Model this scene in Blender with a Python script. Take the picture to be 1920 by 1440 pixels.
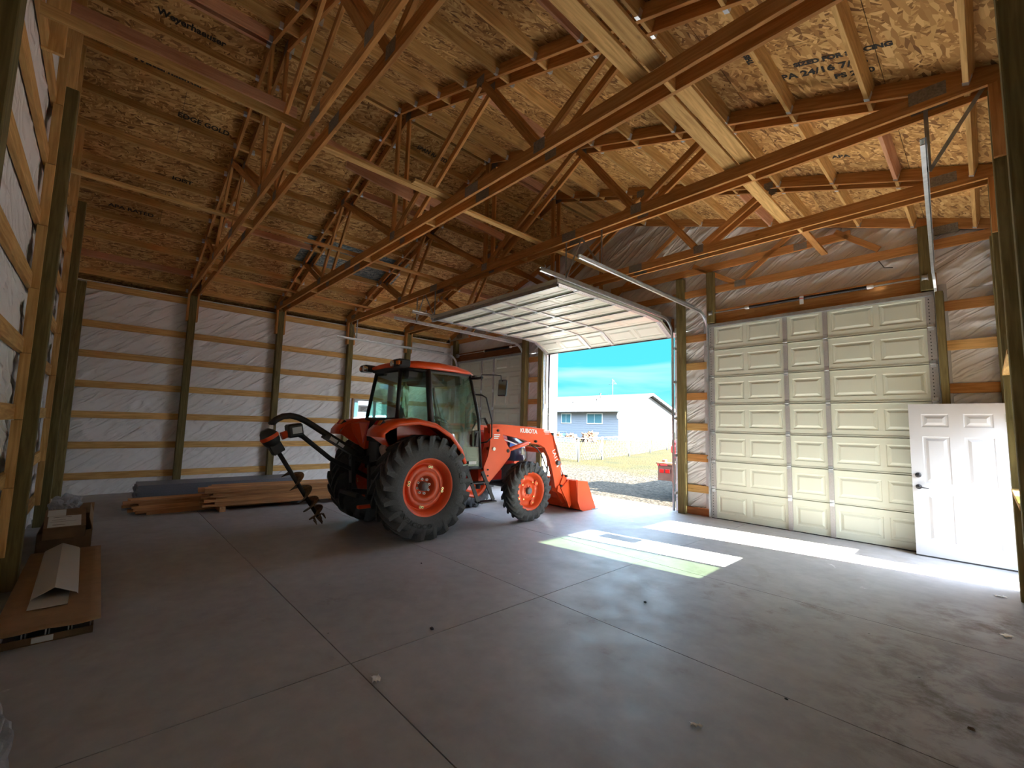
import bpy, bmesh, math, random
from math import sin, cos, pi, radians, sqrt, atan2, hypot, floor
from mathutils import Vector, Matrix
random.seed(7)
SC = bpy.context.scene
COL = SC.collection
for o in list(bpy.data.objects):
    bpy.data.objects.remove(o)

# ------------------------------------------------------------------ camera
CX, CY, CZ, YAW, PIT, ROL, FPX = 12.65994, -8.7032, 1.63407, 2.39399, 0.09491, 0.02623, 826.414
fw = Vector((cos(YAW)*cos(PIT), sin(YAW)*cos(PIT), sin(PIT)))
rt = Vector((sin(YAW), -cos(YAW), 0)); up = rt.cross(fw)
r2 = rt*cos(ROL)+up*sin(ROL); u2 = -rt*sin(ROL)+up*cos(ROL)
cam = bpy.data.objects.new('camera', bpy.data.cameras.new('camera'))
COL.objects.link(cam)
cam.matrix_world = Matrix(((r2.x, u2.x, -fw.x, CX), (r2.y, u2.y, -fw.y, CY), (r2.z, u2.z, -fw.z, CZ), (0, 0, 0, 1)))
cam.data.sensor_width = 36; cam.data.sensor_fit = 'HORIZONTAL'
cam.data.lens = FPX/1920*36
cam.data.clip_start = 0.02; cam.data.clip_end = 3000
SC.camera = cam

# ------------------------------------------------------------------ view, sky, sun
SC.view_settings.view_transform = 'Standard'
try: SC.view_settings.look = 'None'
except Exception: pass
SC.view_settings.gamma = 1
SC.view_settings.use_curve_mapping = False
SC.view_settings.exposure = 2.72
W = bpy.data.worlds.new('sky'); SC.world = W; W.use_nodes = True
nt = W.node_tree; nt.nodes.clear()
def wn(t, **k):
    n = nt.nodes.new(t)
    for a, b in k.items(): setattr(n, a, b)
    return n
tc = wn('ShaderNodeTexCoord'); sp = wn('ShaderNodeSeparateXYZ'); nt.links.new(tc.outputs['Generated'], sp.inputs[0])
rp = wn('ShaderNodeValToRGB'); nt.links.new(sp.outputs['Z'], rp.inputs[0])
e = rp.color_ramp.elements
e[0].position = 0.0; e[0].color = (0.085, 0.175, 0.19, 1)
e[1].position = 0.10; e[1].color = (0.018, 0.138, 0.16, 1)
q = e.new(0.20); q.color = (0.017, 0.135, 0.165, 1)
q = e.new(0.40); q.color = (0.34, 0.56, 0.92, 1)
q = e.new(1.0); q.color = (0.34, 0.56, 0.95, 1)
mp = wn('ShaderNodeMapping'); mp.inputs['Scale'].default_value = (1.2, 1.2, 9.0); nt.links.new(tc.outputs['Generated'], mp.inputs[0])
nz = wn('ShaderNodeTexNoise'); nz.inputs['Scale'].default_value = 2.2; nz.inputs['Detail'].default_value = 5; nz.inputs['Distortion'].default_value = 0.4
nt.links.new(mp.outputs[0], nz.inputs[0])
cr = wn('ShaderNodeValToRGB'); nt.links.new(nz.outputs[0], cr.inputs[0])
cr.color_ramp.elements[0].position = 0.42; cr.color_ramp.elements[0].color = (0, 0, 0, 1)
cr.color_ramp.elements[1].position = 0.82; cr.color_ramp.elements[1].color = (1, 1, 1, 1)
mx = wn('ShaderNodeMixRGB'); nt.links.new(cr.outputs[0], mx.inputs[0]); nt.links.new(rp.outputs[0], mx.inputs[1]); cm = wn('ShaderNodeMapRange'); nt.links.new(sp.outputs['Z'], cm.inputs[0]); cm.inputs[1].default_value = 0.2; cm.inputs[2].default_value = 0.4; cm.inputs[3].default_value = 0.185; cm.inputs[4].default_value = 0.95
cc = wn('ShaderNodeCombineColor'); nt.links.new(cm.outputs[0], cc.inputs[1]); nt.links.new(cm.outputs[0], cc.inputs[2]); m3 = wn('ShaderNodeMath'); m3.operation = 'MULTIPLY'; m3.inputs[1].default_value = 0.66; nt.links.new(cm.outputs[0], m3.inputs[0]); nt.links.new(m3.outputs[0], cc.inputs[0])
nt.links.new(cc.outputs[0], mx.inputs[2])
# wide glow around the sun, added out of view to light the interior
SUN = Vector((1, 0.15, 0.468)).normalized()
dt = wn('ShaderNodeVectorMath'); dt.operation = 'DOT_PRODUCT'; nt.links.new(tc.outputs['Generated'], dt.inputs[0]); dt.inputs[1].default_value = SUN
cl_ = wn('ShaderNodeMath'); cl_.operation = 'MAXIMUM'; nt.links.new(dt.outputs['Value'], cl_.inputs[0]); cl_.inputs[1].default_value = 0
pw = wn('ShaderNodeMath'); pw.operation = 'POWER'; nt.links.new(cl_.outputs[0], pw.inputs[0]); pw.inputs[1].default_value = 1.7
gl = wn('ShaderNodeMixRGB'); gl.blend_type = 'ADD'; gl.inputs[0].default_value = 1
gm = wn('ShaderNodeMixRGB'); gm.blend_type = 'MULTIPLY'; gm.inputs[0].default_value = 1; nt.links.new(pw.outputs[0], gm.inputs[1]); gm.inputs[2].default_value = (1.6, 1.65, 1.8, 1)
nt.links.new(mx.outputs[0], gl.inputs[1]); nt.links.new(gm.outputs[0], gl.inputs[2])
# upper sky, out of view, brightened to light the interior
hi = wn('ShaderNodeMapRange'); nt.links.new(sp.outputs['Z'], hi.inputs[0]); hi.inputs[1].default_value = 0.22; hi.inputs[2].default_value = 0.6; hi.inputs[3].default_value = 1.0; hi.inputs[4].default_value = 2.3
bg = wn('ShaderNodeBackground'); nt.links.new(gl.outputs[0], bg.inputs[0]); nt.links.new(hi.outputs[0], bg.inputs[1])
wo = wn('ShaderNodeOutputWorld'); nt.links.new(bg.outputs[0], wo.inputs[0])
sl = bpy.data.lights.new('sun', 'SUN'); sl.energy = 29.0; sl.angle = radians(0.5); sl.color = (1, 0.94, 0.82)
so = bpy.data.objects.new('sun', sl); COL.objects.link(so)
SUN = Vector((1, 0.15, 0.468)).normalized()
so.rotation_euler = SUN.to_track_quat('Z', 'Y').to_euler()
so.location = (20, 3, 12)
SC.cycles.max_bounces = 10; SC.cycles.diffuse_bounces = 6; SC.cycles.transparent_max_bounces = 12
SC.cycles.sample_clamp_indirect = 6

# ------------------------------------------------------------------ materials
def newmat(name):
    m = bpy.data.materials.new(name); m.use_nodes = True
    t = m.node_tree; b = t.nodes['Principled BSDF']
    return m, t, b
def flat(name, c, rough=0.5, metal=0.0, spec=0.5, bump=0.0, bscale=40, var=0.0, trans=0, alpha=1, coat=0):
    m, t, b = newmat(name)
    b.inputs['Base Color'].default_value = (*c, 1); b.inputs['Roughness'].default_value = rough
    b.inputs['Metallic'].default_value = metal; b.inputs['Specular IOR Level'].default_value = spec
    if trans: b.inputs['Transmission Weight'].default_value = trans
    if alpha < 1: b.inputs['Alpha'].default_value = alpha
    if coat: b.inputs['Coat Weight'].default_value = coat; b.inputs['Coat Roughness'].default_value = 0.12
    tc = t.nodes.new('ShaderNodeTexCoord'); n = t.nodes.new('ShaderNodeTexNoise')
    n.inputs['Scale'].default_value = bscale; n.inputs['Detail'].default_value = 5
    t.links.new(tc.outputs['Object'], n.inputs[0])
    if var:
        r = t.nodes.new('ShaderNodeValToRGB'); t.links.new(n.outputs[0], r.inputs[0])
        r.color_ramp.elements[0].position = 0.3; r.color_ramp.elements[1].position = 0.72
        r.color_ramp.elements[0].color = (*[max(0, x*(1-var)) for x in c], 1)
        r.color_ramp.elements[1].color = (*[min(1, x*(1+var)) for x in c], 1)
        t.links.new(r.outputs[0], b.inputs['Base Color'])
    if bump:
        u = t.nodes.new('ShaderNodeBump'); u.inputs['Strength'].default_value = bump; u.inputs['Distance'].default_value = 0.01
        t.links.new(n.outputs[0], u.inputs['Height']); t.links.new(u.outputs[0], b.inputs['Normal'])
    return m
def wood(name, c1, c2, knot=0.25, vary=0.16, rough=0.75):
    """grain runs along the local x axis"""
    m, t, b = newmat(name); L = t.links
    b.inputs['Roughness'].default_value = rough; b.inputs['Specular IOR Level'].default_value = 0.25
    tc = t.nodes.new('ShaderNodeTexCoord'); oi = t.nodes.new('ShaderNodeObjectInfo')
    mp = t.nodes.new('ShaderNodeMapping'); mp.inputs['Scale'].default_value = (1.1, 16, 16)
    cb = t.nodes.new('ShaderNodeCombineXYZ')
    mu = t.nodes.new('ShaderNodeMath'); mu.operation = 'MULTIPLY'; mu.inputs[1].default_value = 37.0
    L.new(oi.outputs['Random'], mu.inputs[0]); L.new(mu.outputs[0], cb.inputs[0]); L.new(mu.outputs[0], cb.inputs[1])
    L.new(cb.outputs[0], mp.inputs['Location']); L.new(tc.outputs['Object'], mp.inputs[0])
    n = t.nodes.new('ShaderNodeTexNoise'); n.inputs['Scale'].default_value = 2.4; n.inputs['Detail'].default_value = 6; n.inputs['Distortion'].default_value = 0.6
    L.new(mp.outputs[0], n.inputs[0])
    r = t.nodes.new('ShaderNodeValToRGB'); L.new(n.outputs[0], r.inputs[0])
    r.color_ramp.elements[0].position = 0.33; r.color_ramp.elements[0].color = (*c1, 1)
    r.color_ramp.elements[1].position = 0.66; r.color_ramp.elements[1].color = (*c2, 1)
    # knots
    m2 = t.nodes.new('ShaderNodeMapping'); m2.inputs['Scale'].default_value = (2.6, 6.5, 6.5); L.new(cb.outputs[0], m2.inputs['Location']); L.new(tc.outputs['Object'], m2.inputs[0])
    vo = t.nodes.new('ShaderNodeTexVoronoi'); vo.inputs['Scale'].default_value = 1.0; L.new(m2.outputs[0], vo.inputs[0])
    k = t.nodes.new('ShaderNodeValToRGB'); L.new(vo.outputs['Distance'], k.inputs[0])
    k.color_ramp.elements[0].position = 0.03; k.color_ramp.elements[0].color = (0.75, 0.75, 0.75, 1)
    k.color_ramp.elements[1].position = 0.11; k.color_ramp.elements[1].color = (0, 0, 0, 1)
    ks = t.nodes.new('ShaderNodeMath'); ks.operation = 'MULTIPLY'; ks.inputs[1].default_value = knot*3; L.new(k.outputs[0], ks.inputs[0])
    mx = t.nodes.new('ShaderNodeMixRGB'); L.new(ks.outputs[0], mx.inputs[0]); L.new(r.outputs[0], mx.inputs[1]); mx.inputs[2].default_value = (c1[0]*.35, c1[1]*.28, c1[2]*.25, 1)
    hs = t.nodes.new('ShaderNodeHueSaturation')
    mr = t.nodes.new('ShaderNodeMapRange'); mr.inputs[3].default_value = 1-vary; mr.inputs[4].default_value = 1+vary
    L.new(oi.outputs['Random'], mr.inputs[0]); L.new(mr.outputs[0], hs.inputs['Value']); L.new(mx.outputs[0], hs.inputs['Color'])
    L.new(hs.outputs[0], b.inputs['Base Color'])
    u = t.nodes.new('ShaderNodeBump'); u.inputs['Strength'].default_value = 0.12; u.inputs['Distance'].default_value = 0.004
    L.new(n.outputs[0], u.inputs['Height']); L.new(u.outputs[0], b.inputs['Normal'])
    return m
def osb(name, tone=1.0, blue=False):
    m, t, b = newmat(name); L = t.links
    b.inputs['Roughness'].default_value = 0.8; b.inputs['Specular IOR Level'].default_value = 0.2
    tc = t.nodes.new('ShaderNodeTexCoord')
    dn = t.nodes.new('ShaderNodeTexNoise'); dn.inputs['Scale'].default_value = 3.0; L.new(tc.outputs['Object'], dn.inputs[0])
    ad = t.nodes.new('ShaderNodeMixRGB'); ad.blend_type = 'LINEAR_LIGHT'; ad.inputs[0].default_value = 0.035
    L.new(tc.outputs['Object'], ad.inputs[1]); L.new(dn.outputs['Color'], ad.inputs[2])
    vals = []
    for i, (ang, sx, sy) in enumerate(((0.15, 11, 52), (1.0, 10, 42), (-0.8, 12, 46), (1.7, 9, 36))):
        mp = t.nodes.new('ShaderNodeMapping'); mp.inputs['Scale'].default_value = (1, 1, 1); mp.inputs['Rotation'].default_value = (0, 0, ang)
        m2 = t.nodes.new('ShaderNodeMapping'); m2.inputs['Scale'].default_value = (sx, sy, 0.01); m2.inputs['Location'].default_value = (i*3.3, i*7.1, 0)
        L.new(ad.outputs[0], mp.inputs[0]); L.new(mp.outputs[0], m2.inputs[0])
        v = t.nodes.new('ShaderNodeTexVoronoi'); v.voronoi_dimensions = '2D'; v.inputs['Scale'].default_value = 1.0; L.new(m2.outputs[0], v.inputs[0])
        s = t.nodes.new('ShaderNodeSeparateColor'); L.new(v.outputs['Color'], s.inputs[0]); vals.append(s)
    cur = vals[0].outputs[0]
    for i in (1, 2, 3):
        cm = t.nodes.new('ShaderNodeMath'); cm.operation = 'GREATER_THAN'; cm.inputs[1].default_value = 0.55; L.new(vals[i].outputs[1], cm.inputs[0])
        mxx = t.nodes.new('ShaderNodeMixRGB'); L.new(cm.outputs[0], mxx.inputs[0]); L.new(cur, mxx.inputs[1]); L.new(vals[i].outputs[0], mxx.inputs[2]); cur = mxx.outputs[0]
    r = t.nodes.new('ShaderNodeValToRGB'); L.new(cur, r.inputs[0])
    cs = [(0.0, (.20, .095, .035)), (0.22, (.42, .215, .07)), (0.6, (.58, .33, .115)), (1.0, (.80, .52, .22))]
    if blue: cs = [(0.0, (.07, .09, .10)), (0.4, (.14, .18, .19)), (0.7, (.24, .28, .27)), (1.0, (.38, .38, .32))]
    r.color_ramp.elements[0].color = (*[x*tone for x in cs[0][1]], 1); r.color_ramp.elements[1].color = (*[x*tone for x in cs[3][1]], 1)
    for p_, c_ in cs[1:3]:
        q = r.color_ramp.elements.new(p_); q.color = (*[x*tone for x in c_], 1)
    # panel to panel tone
    L.new(r.outputs[0], b.inputs['Base Color'])
    u = t.nodes.new('ShaderNodeBump'); u.inputs['Strength'].default_value = 0.3; u.inputs['Distance'].default_value = 0.004
    L.new(cur, u.inputs['Height']); L.new(u.outputs[0], b.inputs['Normal'])
    return m
def concrete(name):
    m, t, b = newmat(name); L = t.links
    tc = t.nodes.new('ShaderNodeTexCoord')
    def noise(sc, det=6, dist=0.0, rough=.6):
        n = t.nodes.new('ShaderNodeTexNoise'); n.inputs['Scale'].default_value = sc; n.inputs['Detail'].default_value = det
        n.inputs['Distortion'].default_value = dist; n.inputs['Roughness'].default_value = rough; L.new(tc.outputs['Object'], n.inputs[0]); return n.outputs[0]
    def ramp(src, p0, c0, p1, c1):
        r = t.nodes.new('ShaderNodeValToRGB'); L.new(src, r.inputs[0]); e = r.color_ramp.elements
        e[0].position = p0; e[0].color = (*c0, 1); e[1].position = p1; e[1].color = (*c1, 1); return r.outputs[0]
    def mix(f, a, b_, mode='MIX'):
        x = t.nodes.new('ShaderNodeMixRGB'); x.blend_type = mode
        for i, s in enumerate((f, a, b_)):
            if isinstance(s, (float, int)): x.inputs[i].default_value = s
            elif isinstance(s, tuple): x.inputs[i].default_value = (*s, 1)
            else: L.new(s, x.inputs[i])
        return x.outputs[0]
    base = ramp(noise(0.55, 8, .4), .32, (.30, .292, .295), .70, (.415, .406, .412))
    base = mix(0.35, base, ramp(noise(7, 8), .35, (.26, .257, .255), .68, (.42, .415, .41)))
    st = ramp(noise(0.9, 9, 1.2, .68), .56, (0, 0, 0), .74, (.62, .62, .62))
    base = mix(st, base, (.26, .225, .185))
    # white plaster smears
    sm = ramp(noise(2.6, 9, .6, .70), .655, (0, 0, 0), .70, (.8, .8, .8)); base = mix(sm, base, (.60, .60, .59))
    # small dark specks
    v = t.nodes.new('ShaderNodeTexVoronoi'); v.inputs['Scale'].default_value = 2.9; L.new(tc.outputs['Object'], v.inputs[0])
    base = mix(ramp(v.outputs['Distance'], .012, (1, 1, 1), .028, (0, 0, 0)), base, (.04, .035, .03))
    # mud near the small door
    sep = t.nodes.new('ShaderNodeSeparateXYZ'); L.new(tc.outputs['Object'], sep.inputs[0])
    def near(x0, y0, rx, ry):
        vm = t.nodes.new('ShaderNodeMapping'); vm.inputs['Location'].default_value = (-x0/rx, -y0/ry, 0); vm.inputs['Scale'].default_value = (1/rx, 1/ry, 0); L.new(tc.outputs['Object'], vm.inputs[0])
        ln = t.nodes.new('ShaderNodeVectorMath'); ln.operation = 'LENGTH'; L.new(vm.outputs[0], ln.inputs[0])
        return ramp(ln.outputs['Value'], 0.15, (1, 1, 1), 1.0, (0, 0, 0))
    for (x0, y0, rx, ry, s, colr, thr) in ((12.45, -4.7, .8, 1.6, 3.2, (.075, .05, .033), .44), (12.6, -2.9, .7, .9, 3.0, (.12, .085, .058), .44), (11.2, -3.8, 1.9, 1.3, 2.6, (.17, .125, .09), .52), (10.4, -5.6, 1.2, 1.0, 3.0, (.18, .13, .095), .58), (8.6, -7.2, 1.6, 1.2, 2.4, (.15, .14, .13), .58)):
        k = mix(1.0, near(x0, y0, rx, ry), ramp(noise(s, 9, .25, .72), thr, (0, 0, 0), thr+.16, (.9, .9, .9)), 'MULTIPLY'); base = mix(k, base, colr)
    L.new(base, b.inputs['Base Color'])
    L.new(ramp(noise(3, 6), .3, (.42, .42, .42), .7, (.62, .62, .62)), b.inputs['Roughness'])
    b.inputs['Specular IOR Level'].default_value = 0.45
    u = t.nodes.new('ShaderNodeBump'); u.inputs['Strength'].default_value = 0.06; u.inputs['Distance'].default_value = 0.01
    L.new(noise(14, 8), u.inputs['Height']); L.new(u.outputs[0], b.inputs['Normal'])
    return m
def wrapmat(name):
    m, t, b = newmat(name); L = t.links
    b.inputs['Base Color'].default_value = (.80, .795, .80, 1); b.inputs['Roughness'].default_value = 0.55; b.inputs['Specular IOR Level'].default_value = 0.35
    tc = t.nodes.new('ShaderNodeTexCoord')
    sx_ = t.nodes.new('ShaderNodeSeparateXYZ'); L.new(tc.outputs['Object'], sx_.inputs[0])
    def lin(a, b_, c):
        d1 = t.nodes.new('ShaderNodeVectorMath'); d1.operation = 'DOT_PRODUCT'; L.new(tc.outputs['Object'], d1.inputs[0]); d1.inputs[1].default_value = (a, b_, c); return d1.outputs['Value']
    cb = t.nodes.new('ShaderNodeCombineXYZ'); L.new(lin(.8, .8, .7), cb.inputs[0]); L.new(lin(-3.6, -3.6, 5.0), cb.inputs[1])
    n = t.nodes.new('ShaderNodeTexNoise'); n.inputs['Scale'].default_value = 1.1; n.inputs['Detail'].default_value = 2.0; n.inputs['Distortion'].default_value = 0.5; L.new(cb.outputs[0], n.inputs[0])
    r = t.nodes.new('ShaderNodeValToRGB'); L.new(n.outputs[0], r.inputs[0])
    r.color_ramp.elements[0].position = .40; r.color_ramp.elements[1].position = .58; q = r.color_ramp.elements.new(.50); r.color_ramp.interpolation = 'B_SPLINE'
    r.color_ramp.elements[0].color = (0, 0, 0, 1); r.color_ramp.elements[2].color = (0, 0, 0, 1); q.color = (1, 1, 1, 1)
    u = t.nodes.new('ShaderNodeBump'); u.inputs['Strength'].default_value = 0.65; u.inputs['Distance'].default_value = 0.04
    L.new(r.outputs[0], u.inputs['Height']); L.new(u.outputs[0], b.inputs['Normal'])
    return m
def glassmat(name, tint, mixf=0.12, rough=0.02):
    m = bpy.data.materials.new(name); m.use_nodes = True; t = m.node_tree; t.nodes.clear()
    o = t.nodes.new('ShaderNodeOutputMaterial'); mx = t.nodes.new('ShaderNodeMixShader'); tr = t.nodes.new('ShaderNodeBsdfTransparent'); gl = t.nodes.new('ShaderNodeBsdfGlossy')
    fr = t.nodes.new('ShaderNodeLayerWeight'); fr.inputs[0].default_value = 0.25
    mr = t.nodes.new('ShaderNodeMapRange'); mr.inputs[3].default_value = mixf; mr.inputs[4].default_value = 0.8
    t.links.new(fr.outputs['Facing'], mr.inputs[0]); t.links.new(mr.outputs[0], mx.inputs[0])
    tr.inputs[0].default_value = (*tint, 1); gl.inputs['Roughness'].default_value = rough; gl.inputs[0].default_value = (.9, .95, .95, 1)
    t.links.new(tr.outputs[0], mx.inputs[1]); t.links.new(gl.outputs[0], mx.inputs[2]); t.links.new(mx.outputs[0], o.inputs[0])
    return m
M = dict(
    conc=concrete('concrete'), osb=osb('osb_sheathing'), osbd=osb('osb_sheathing_weathered', .8), osbb=osb('osb_sheathing_blue', 1.0, True),
    wrap=wrapmat('house_wrap'),
    pine=wood('pine', (.47, .265, .085), (.70, .44, .17)), fir=wood('fir_truss', (.40, .175, .05), (.60, .30, .10)), pink=wood('pink_fir', (.50, .24, .13), (.66, .36, .21)),
    cedar=wood('dark_fir', (.20, .075, .03), (.33, .13, .05)), treated=wood('treated_post', (.11, .088, .032), (.20, .160, .065), .15),
    lumber=wood('lumber', (.45, .20, .08), (.66, .36, .16), .15, .22),
    galv=flat('galvanized_steel', (.62, .66, .68), .38, .85, var=.12, bscale=18), galvd=flat('dull_steel', (.36, .38, .38), .5, .7, var=.15, bscale=12),
    plate=flat('nail_plate', (.27, .25, .22), .6, .5, var=.25, bscale=60, bump=.5),
    hanger=flat('joist_hanger_steel', (.75, .8, .85), .3, .7),
    doorp=flat('garage_door_paint', (.57, .60, .50), .5, bump=.04, bscale=120), stile=flat('door_stile', (.40, .39, .38), .5, .35, var=.08),
    white=flat('white_paint', (.50, .51, .53), .45), black=flat('black_steel', (.018, .018, .02), .45), iron=flat('dark_iron', (.03, .028, .026), .6, .3, var=.3, bscale=25),
    rub=flat('tyre_rubber', (.07, .072, .076), .75, bump=.1, bscale=60, var=.25), letter=flat('tyre_lettering', (.012, .012, .014), .5),
    orange=flat('tractor_orange', (.83, .085, .012), .33, coat=.3), orange2=flat('loader_orange', (.85, .10, .018), .42, var=.05, bscale=3), redp=flat('hood_red', (.60, .018, .012), .3, coat=.4),
    rim=flat('rim_orange', (.80, .10, .025), .4), navy=flat('hood_grille', (.02, .03, .07), .3, coat=.4), decalb=flat('decal_blue', (.05, .2, .75), .4),
    brass=flat('brass_nut', (.85, .65, .30), .3, .8), hub=flat('hub_grey', (.16, .17, .18), .5, .2), chrome=flat('chrome', (.8, .8, .8), .15, 1.0), mirr=flat('mirror_glass', (.22, .25, .25), .05, 1.0),
    wtxt=flat('white_decal', (.9, .9, .9), .5), amber=flat('amber_lens', (.75, .18, .03), .25), redlens=flat('red_lens', (.5, .01, .01), .25), lamp=flat('lamp_lens', (.75, .75, .68), .15),
    seat=flat('seat_fabric', (.05, .05, .055), .8), dash=flat('dark_plastic', (.03, .032, .035), .6), rag=flat('grey_rag', (.42, .33, .30), .9, bump=.6, bscale=20, var=.2),
    glass=glassmat('green_glass', (.76, .90, .85), .05), wglass=glassmat('window_glass', (.93, .97, .97), .05), tglass=glassmat('screened_glass', (.34, .40, .31), .05),
    card=flat('cardboard', (.30, .18, .09), .85, var=.12, bscale=9), cardd=flat('worn_cardboard', (.17, .10, .05), .9, var=.25, bscale=6), paper=flat('paper_label', (.62, .66, .68), .7),
    ink=flat('black_ink', (.03, .025, .02), .8), trimm=flat('flashing', (.52, .52, .49), .45, .1), grey=flat('grey_metal_sheet', (.16, .175, .21), .5, .2, var=.1),
    plast=flat('clear_plastic', (.45, .48, .55), .3, alpha=.5, bump=.8, bscale=25), dirtm=flat('auger_rust', (.17, .11, .065), .75, .3, var=.5, bscale=30),
    rubber=flat('weather_seal', (.03, .03, .03), .7), spring=flat('torsion_spring', (.025, .022, .025), .4, .4), winding=flat('winding_cone', (.8, .8, .8), .4, .3),
    soffit=flat('soffit_dark', (.05, .035, .02), .9), vent=flat('vent_strip', (.6, .62, .62), .6),
    siding=flat('white_siding', (.16, .168, .185), .6), shingle=flat('grey_shingles', (.016, .017, .0185), .9, var=.25, bscale=6), wind=flat('house_window_glass', (.05, .12, .14), .15),
    fence=flat('fence_steel', (.10, .105, .11), .5, .1), trailer=flat('trailer_paint', (.14, .075, .065), .6, var=.2, bscale=5), redm=flat('machine_red', (.65, .02, .02), .4),
    refl=flat('red_reflector', (.65, .05, .06), .4), bush=flat('dry_bush', (.10, .045, .018), .9, var=.4, bscale=8), grey2=flat('grey_blue_bin', (.12, .2, .3), .6),
)
M['wrapside'] = flat('siding_back', (.3, .3, .3), .7)

# ------------------------------------------------------------------ mesh helpers
class MB:
    def __init__(s): s.v = []; s.f = []; s.mi = []; s.sm = []; s.mats = []; s.cur = 0
    def m(s, mat):
        if mat not in s.mats: s.mats.append(mat)
        s.cur = s.mats.index(mat); return s
    def face(s, idx, smooth=False): s.f.append(tuple(idx)); s.mi.append(s.cur); s.sm.append(smooth)
    def add(s, vs, fs, T=None, smooth=False):
        b = len(s.v)
        for p in vs:
            p = Vector(p); s.v.append(tuple(T @ p) if T is not None else tuple(p))
        for f in fs: s.face([b+i for i in f], smooth)
        return s
    def box(s, a, b, T=None):
        x0, y0, z0 = [min(p, q) for p, q in zip(a, b)]; x1, y1, z1 = [max(p, q) for p, q in zip(a, b)]
        return s.add([(x0, y0, z0), (x1, y0, z0), (x1, y1, z0), (x0, y1, z0), (x0, y0, z1), (x1, y0, z1), (x1, y1, z1), (x0, y1, z1)],
                     [(0, 3, 2, 1), (4, 5, 6, 7), (0, 1, 5, 4), (1, 2, 6, 5), (2, 3, 7, 6), (3, 0, 4, 7)], T)
    def cbox(s, a, b, c=0.01, T=None):
        """box with chamfered vertical-ish edges on every side"""
        x0, y0, z0 = [min(p, q) for p, q in zip(a, b)]; x1, y1, z1 = [max(p, q) for p, q in zip(a, b)]
        rings = []
        for z, k in ((z0, c), (z0+c, 0), (z1-c, 0), (z1, c)):
            rings.append([(x0+k+c*(k == 0), y0+k, z), (x1-k-c*(k == 0), y0+k, z), (x1-k, y0+k+c*(k == 0), z), (x1-k, y1-k-c*(k == 0), z),
                          (x1-k-c*(k == 0), y1-k, z), (x0+k+c*(k == 0), y1-k, z), (x0+k, y1-k-c*(k == 0), z), (x0+k, y0+k+c*(k == 0), z)])
        vs = [p for r in rings for p in r]; fs = [tuple(range(7, -1, -1)), tuple(range(24, 32))]
        for i in range(3):
            for j in range(8): fs.append((i*8+j, i*8+(j+1) % 8, (i+1)*8+(j+1) % 8, (i+1)*8+j))
        return s.add(vs, fs, T)
    def beam(s, p, q, w, h, upv=(0, 0, 1)):
        """box bar from p to q, width w sideways, h along up"""
        p = Vector(p); q = Vector(q); d = (q-p); l = d.length; d.normalize(); u = Vector(upv)
        sd = d.cross(u)
        if sd.length < 1e-4: sd = d.cross(Vector((1, 0, 0)))
        sd.normalize(); u = sd.cross(d)
        T = Matrix(((d.x, sd.x, u.x, p.x), (d.y, sd.y, u.y, p.y), (d.z, sd.z, u.z, p.z), (0, 0, 0, 1)))
        return s.box((0, -w/2, -h/2), (l, w/2, h/2), T)
    def tube(s, pts, r, n=10, cap=True, smooth=True):
        pts = [Vector(p) for p in pts]; rs = r if isinstance(r, (list, tuple)) else [r]*len(pts)
        b = len(s.v); prev = None
        for i, p in enumerate(pts):
            d = (pts[min(i+1, len(pts)-1)]-pts[max(i-1, 0)]).normalized()
            if prev is None:
                a = Vector((0, 0, 1)) if abs(d.z) < .9 else Vector((1, 0, 0)); u = d.cross(a).normalized()
            else:
                u = prev-d*prev.dot(d)
                u = u.normalized() if u.length > 1e-5 else d.orthogonal().normalized()
            prev = u; w = d.cross(u)
            for k in range(n):
                t = 2*pi*k/n; s.v.append(tuple(p+(u*cos(t)+w*sin(t))*rs[i]))
        for i in range(len(pts)-1):
            for k in range(n): s.face((b+i*n+k, b+i*n+(k+1) % n, b+(i+1)*n+(k+1) % n, b+(i+1)*n+k), smooth)
        if cap:
            s.face([b+k for k in range(n)][::-1]); s.face([b+(len(pts)-1)*n+k for k in range(n)])
        return s
    def cyl(s, p, q, r, n=16, smooth=True): return s.tube([p, q], r, n, True, smooth)
    def lathe(s, prof, T=None, n=48, smooth=True, close=False):
        """profile (r, h): turned about local z"""
        b = len(s.v); k = len(prof)
        for i in range(n):
            a = 2*pi*i/n
            for r, h in prof:
                p = Vector((r*cos(a), r*sin(a), h)); s.v.append(tuple(T @ p) if T is not None else tuple(p))
        for i in range(n):
            j = (i+1) % n
            for q in range(k-1+(1 if close else 0)):
                q2 = (q+1) % k; s.face((b+i*k+q, b+j*k+q, b+j*k+q2, b+i*k+q2), smooth)
        return s
    def prism(s, poly, a, b, T=None, smooth=False):
        """polygon of (u,v) swept from w=a to w=b; local axes u=x v=y w=z"""
        n = len(poly); vs = [(u, v, a) for u, v in poly]+[(u, v, b) for u, v in poly]
        ar = sum(poly[i][0]*poly[(i+1) % n][1]-poly[(i+1) % n][0]*poly[i][1] for i in range(n))
        fs = [tuple(range(n))[::-1], tuple(range(n, 2*n))]+[(i, (i+1) % n, n+(i+1) % n, n+i) for i in range(n)]
        if (ar < 0) != (b < a): fs = [f[::-1] for f in fs]
        return s.add(vs, fs, T, smooth)
    def loft(s, rings, closed=True, caps=True, smooth=True):
        b = len(s.v); n = len(rings[0])
        for r in rings:
            for p in r: s.v.append(tuple(p))
        for i in range(len(rings)-1):
            for k in range(n if closed else n-1): s.face((b+i*n+k, b+i*n+(k+1) % n, b+(i+1)*n+(k+1) % n, b+(i+1)*n+k), smooth)
        if caps: s.face([b+k for k in range(n)][::-1]); s.face([b+(len(rings)-1)*n+k for k in range(n)])
        return s
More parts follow.
